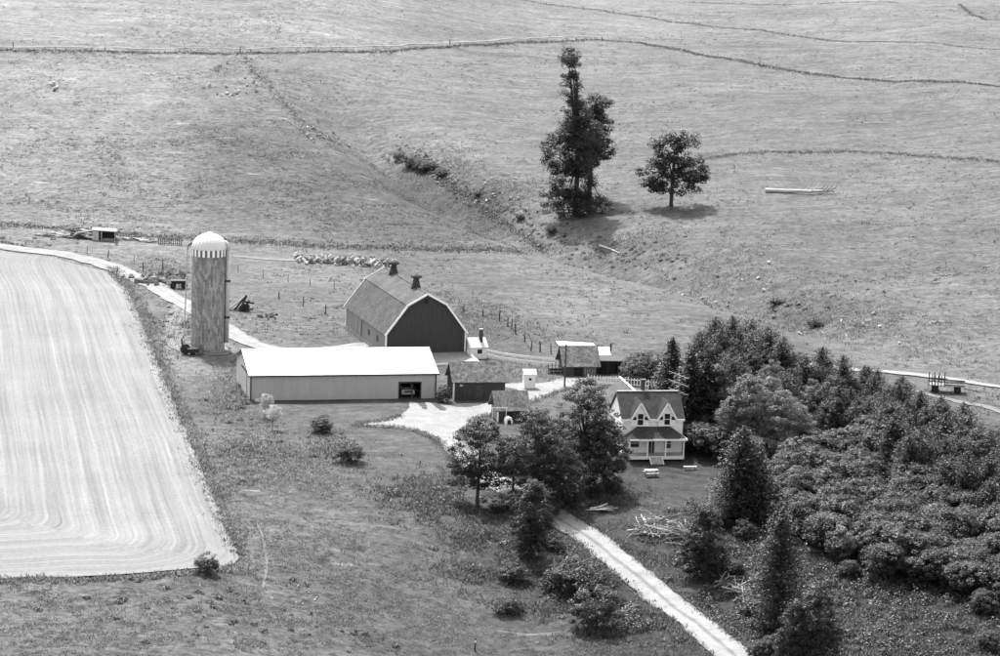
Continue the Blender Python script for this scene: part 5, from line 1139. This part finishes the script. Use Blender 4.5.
# the pine plantation
taken = []
MARKS = {'pine': [((690, 345), 'young dark pine close behind the house spruces'), ((735, 340), 'young dark pine at the top corner of the plantation'), ((760, 372), 'young dark pine directly behind the largest pale tree'), ((810, 365), 'young dark pine along the upper plantation edge below the road'), ((830, 395), 'young dark pine in the middle of the plantation'), ((880, 385), 'young dark pine on the plantation edge short of the hay wagon'), ((895, 425), 'young dark pine standing above the bright shrubs'), ((950, 400), 'young dark pine just below the hay wagon'), ((950, 445), 'young dark pine on the thicket border below the wagon'), ((1000, 420), 'young dark pine beside the worn path past the wagon'), ((1000, 470), 'young dark pine at the far end of the thicket border')],
 'meadow': [((735, 505), 'low straggling shrub below the black firs'), ((800, 520), 'low straggling shrub along the foot of the thicket'), ((745, 580), 'low straggling shrub near the windrow of branches'), ((765, 638), 'low straggling shrub beside the bottom meadow trees'), ((990, 600), 'low straggling shrub in the far corner of the meadow'), ((855, 555), 'low straggling shrub in the open middle of the meadow')],
 'shrub': [((800, 450), 'grey leafy thicket shrub just below the pale trees'), ((790, 490), 'grey leafy thicket shrub next to the black firs'), ((850, 440), 'grey leafy thicket shrub close to the bright shrubs'), ((860, 480), 'grey leafy thicket shrub in the heart of the thicket'), ((840, 520), 'grey leafy thicket shrub facing the open meadow'), ((920, 470), 'grey leafy thicket shrub bordering the pines'), ((930, 510), 'grey leafy thicket shrub in the deep end of the thicket'), ((920, 545), 'grey leafy thicket shrub overhanging the lower meadow'), ((985, 510), 'grey leafy thicket shrub under the last pines'), ((985, 555), 'grey leafy thicket shrub at the low corner of the thicket')]}
def by_mark(kind, u, v): return min(MARKS[kind], key=lambda m: (m[0][0] - u) ** 2 + 4 * (m[0][1] - v) ** 2)[1]
def rows(poly, du, dv, ju, jv):
    vs_ = [p[1] for p in poly]; us_ = [p[0] for p in poly]; out = []
    v = min(vs_); k = 0
    while v <= max(vs_):
        u = min(us_) + (du / 2 if k % 2 else 0)
        while u <= max(us_):
            q = (u + rng.uniform(-ju, ju), v + rng.uniform(-jv, jv))
            if inside(np.array([q]), poly)[0]: out.append(q)
            u += du
        v += dv; k += 1
    return out
PINE = [(688, 340), (700, 326), (715, 318), (745, 318), (790, 340), (850, 358), (880, 372), (918, 383), (940, 394), (970, 403), (1012, 420), (1012, 492), (960, 468), (915, 442), (880, 424), (830, 408), (795, 384), (740, 366), (705, 350)]
for (u, v) in rows(PINE, 18, 9.5, 9, 5):
    h = rng.uniform(5.2, 8.0)
    if rng.random() < .24:
        plant_top(rng.choice((lowtree_dark, column, feathery)), 9, u, v + 3, h * .95, 'wood_tree', by_mark('pine', u, v).replace('young dark pine', 'round broadleaf'), 'tree', by_mark('pine', u, v).replace('young dark pine', 'broadleaves'), sz=rng.uniform(.85, 1.1)); continue
    plant_top(rng.choice(pines), 8, u, v, h, 'pine', by_mark('pine', u, v), 'tree', by_mark('pine', u, v).replace('young dark pine', 'pines'), sz=rng.uniform(.9, 1.15))
for (u, v, h) in ((768, 326, 8.5), (784, 336, 8.2), (823, 346, 7.6), (844, 355, 8.0), (751, 319, 8.0), (716, 316, 8.4), (733, 315, 8.2), (903, 375, 6.0), (878, 368, 6.5), (869, 366, 6), (700, 330, 8)):
    plant_top(rng.choice(pines), 8, u, v, h, 'pine', 'spiky pine standing above the upper edge of the plantation', 'tree', 'edge pines')
THICK = [(700, 446), (770, 445), (800, 428), (830, 415), (870, 425), (915, 450), (960, 476), (1012, 500), (1012, 566), (960, 560), (900, 548), (850, 525), (800, 505), (770, 478), (760, 462)]
for i, (u, v) in enumerate(rows(THICK, 24, 12, 9, 5)):
    if u < 775 and v < 470: continue
    h = rng.uniform(3.6, 5.2); pale = rng.random() < .13
    plant_top(sumac_pale if pale else rng.choice(sumac), 4.5, u, v, h, 'thicket_shrub', 'pale-topped shrub in the leafy thicket below the pines' if pale else by_mark('shrub', u, v), 'shrub', 'pale thicket shrubs' if pale else by_mark('shrub', u, v).replace('grey leafy thicket shrub', 'shrubs'))
for (u, v, h) in ((872, 417, 5.4), (882, 422, 5.2), (905, 430, 4.8)):
    plant_top(sumac_pale, 4.5, u, v, h, 'thicket_shrub', 'bright flowering shrub standing out above the thicket', 'shrub', 'bright shrubs')
for (u, v, h) in ((740, 500, 2.4), (775, 500, 3), (800, 515, 2.8), (842, 535, 2.6), (870, 545, 2.4), (735, 560, 1.8), (760, 575, 2.0), (750, 600, 1.8), (775, 635, 2.4), (760, 640, 2.0), (985, 590, 2.6), (1000, 570, 3), (990, 630, 2.2), (850, 560, 2.0), (720, 510, 2.2), (770, 540, 1.8)):
    plant_top(sumac[0], 4.5, u, v, h, 'meadow_shrub', by_mark('meadow', u, v), 'shrub', by_mark('meadow', u, v).replace('low straggling shrub', 'shrubs'))
import sys
print('objects', len(bpy.data.objects), 'tris', sum(sum(len(p.vertices) - 2 for p in m.polygons) for m in bpy.data.meshes if len(m.polygons) < 5000) + sum(2 * len(m.polygons) for m in bpy.data.meshes if len(m.polygons) >= 5000))
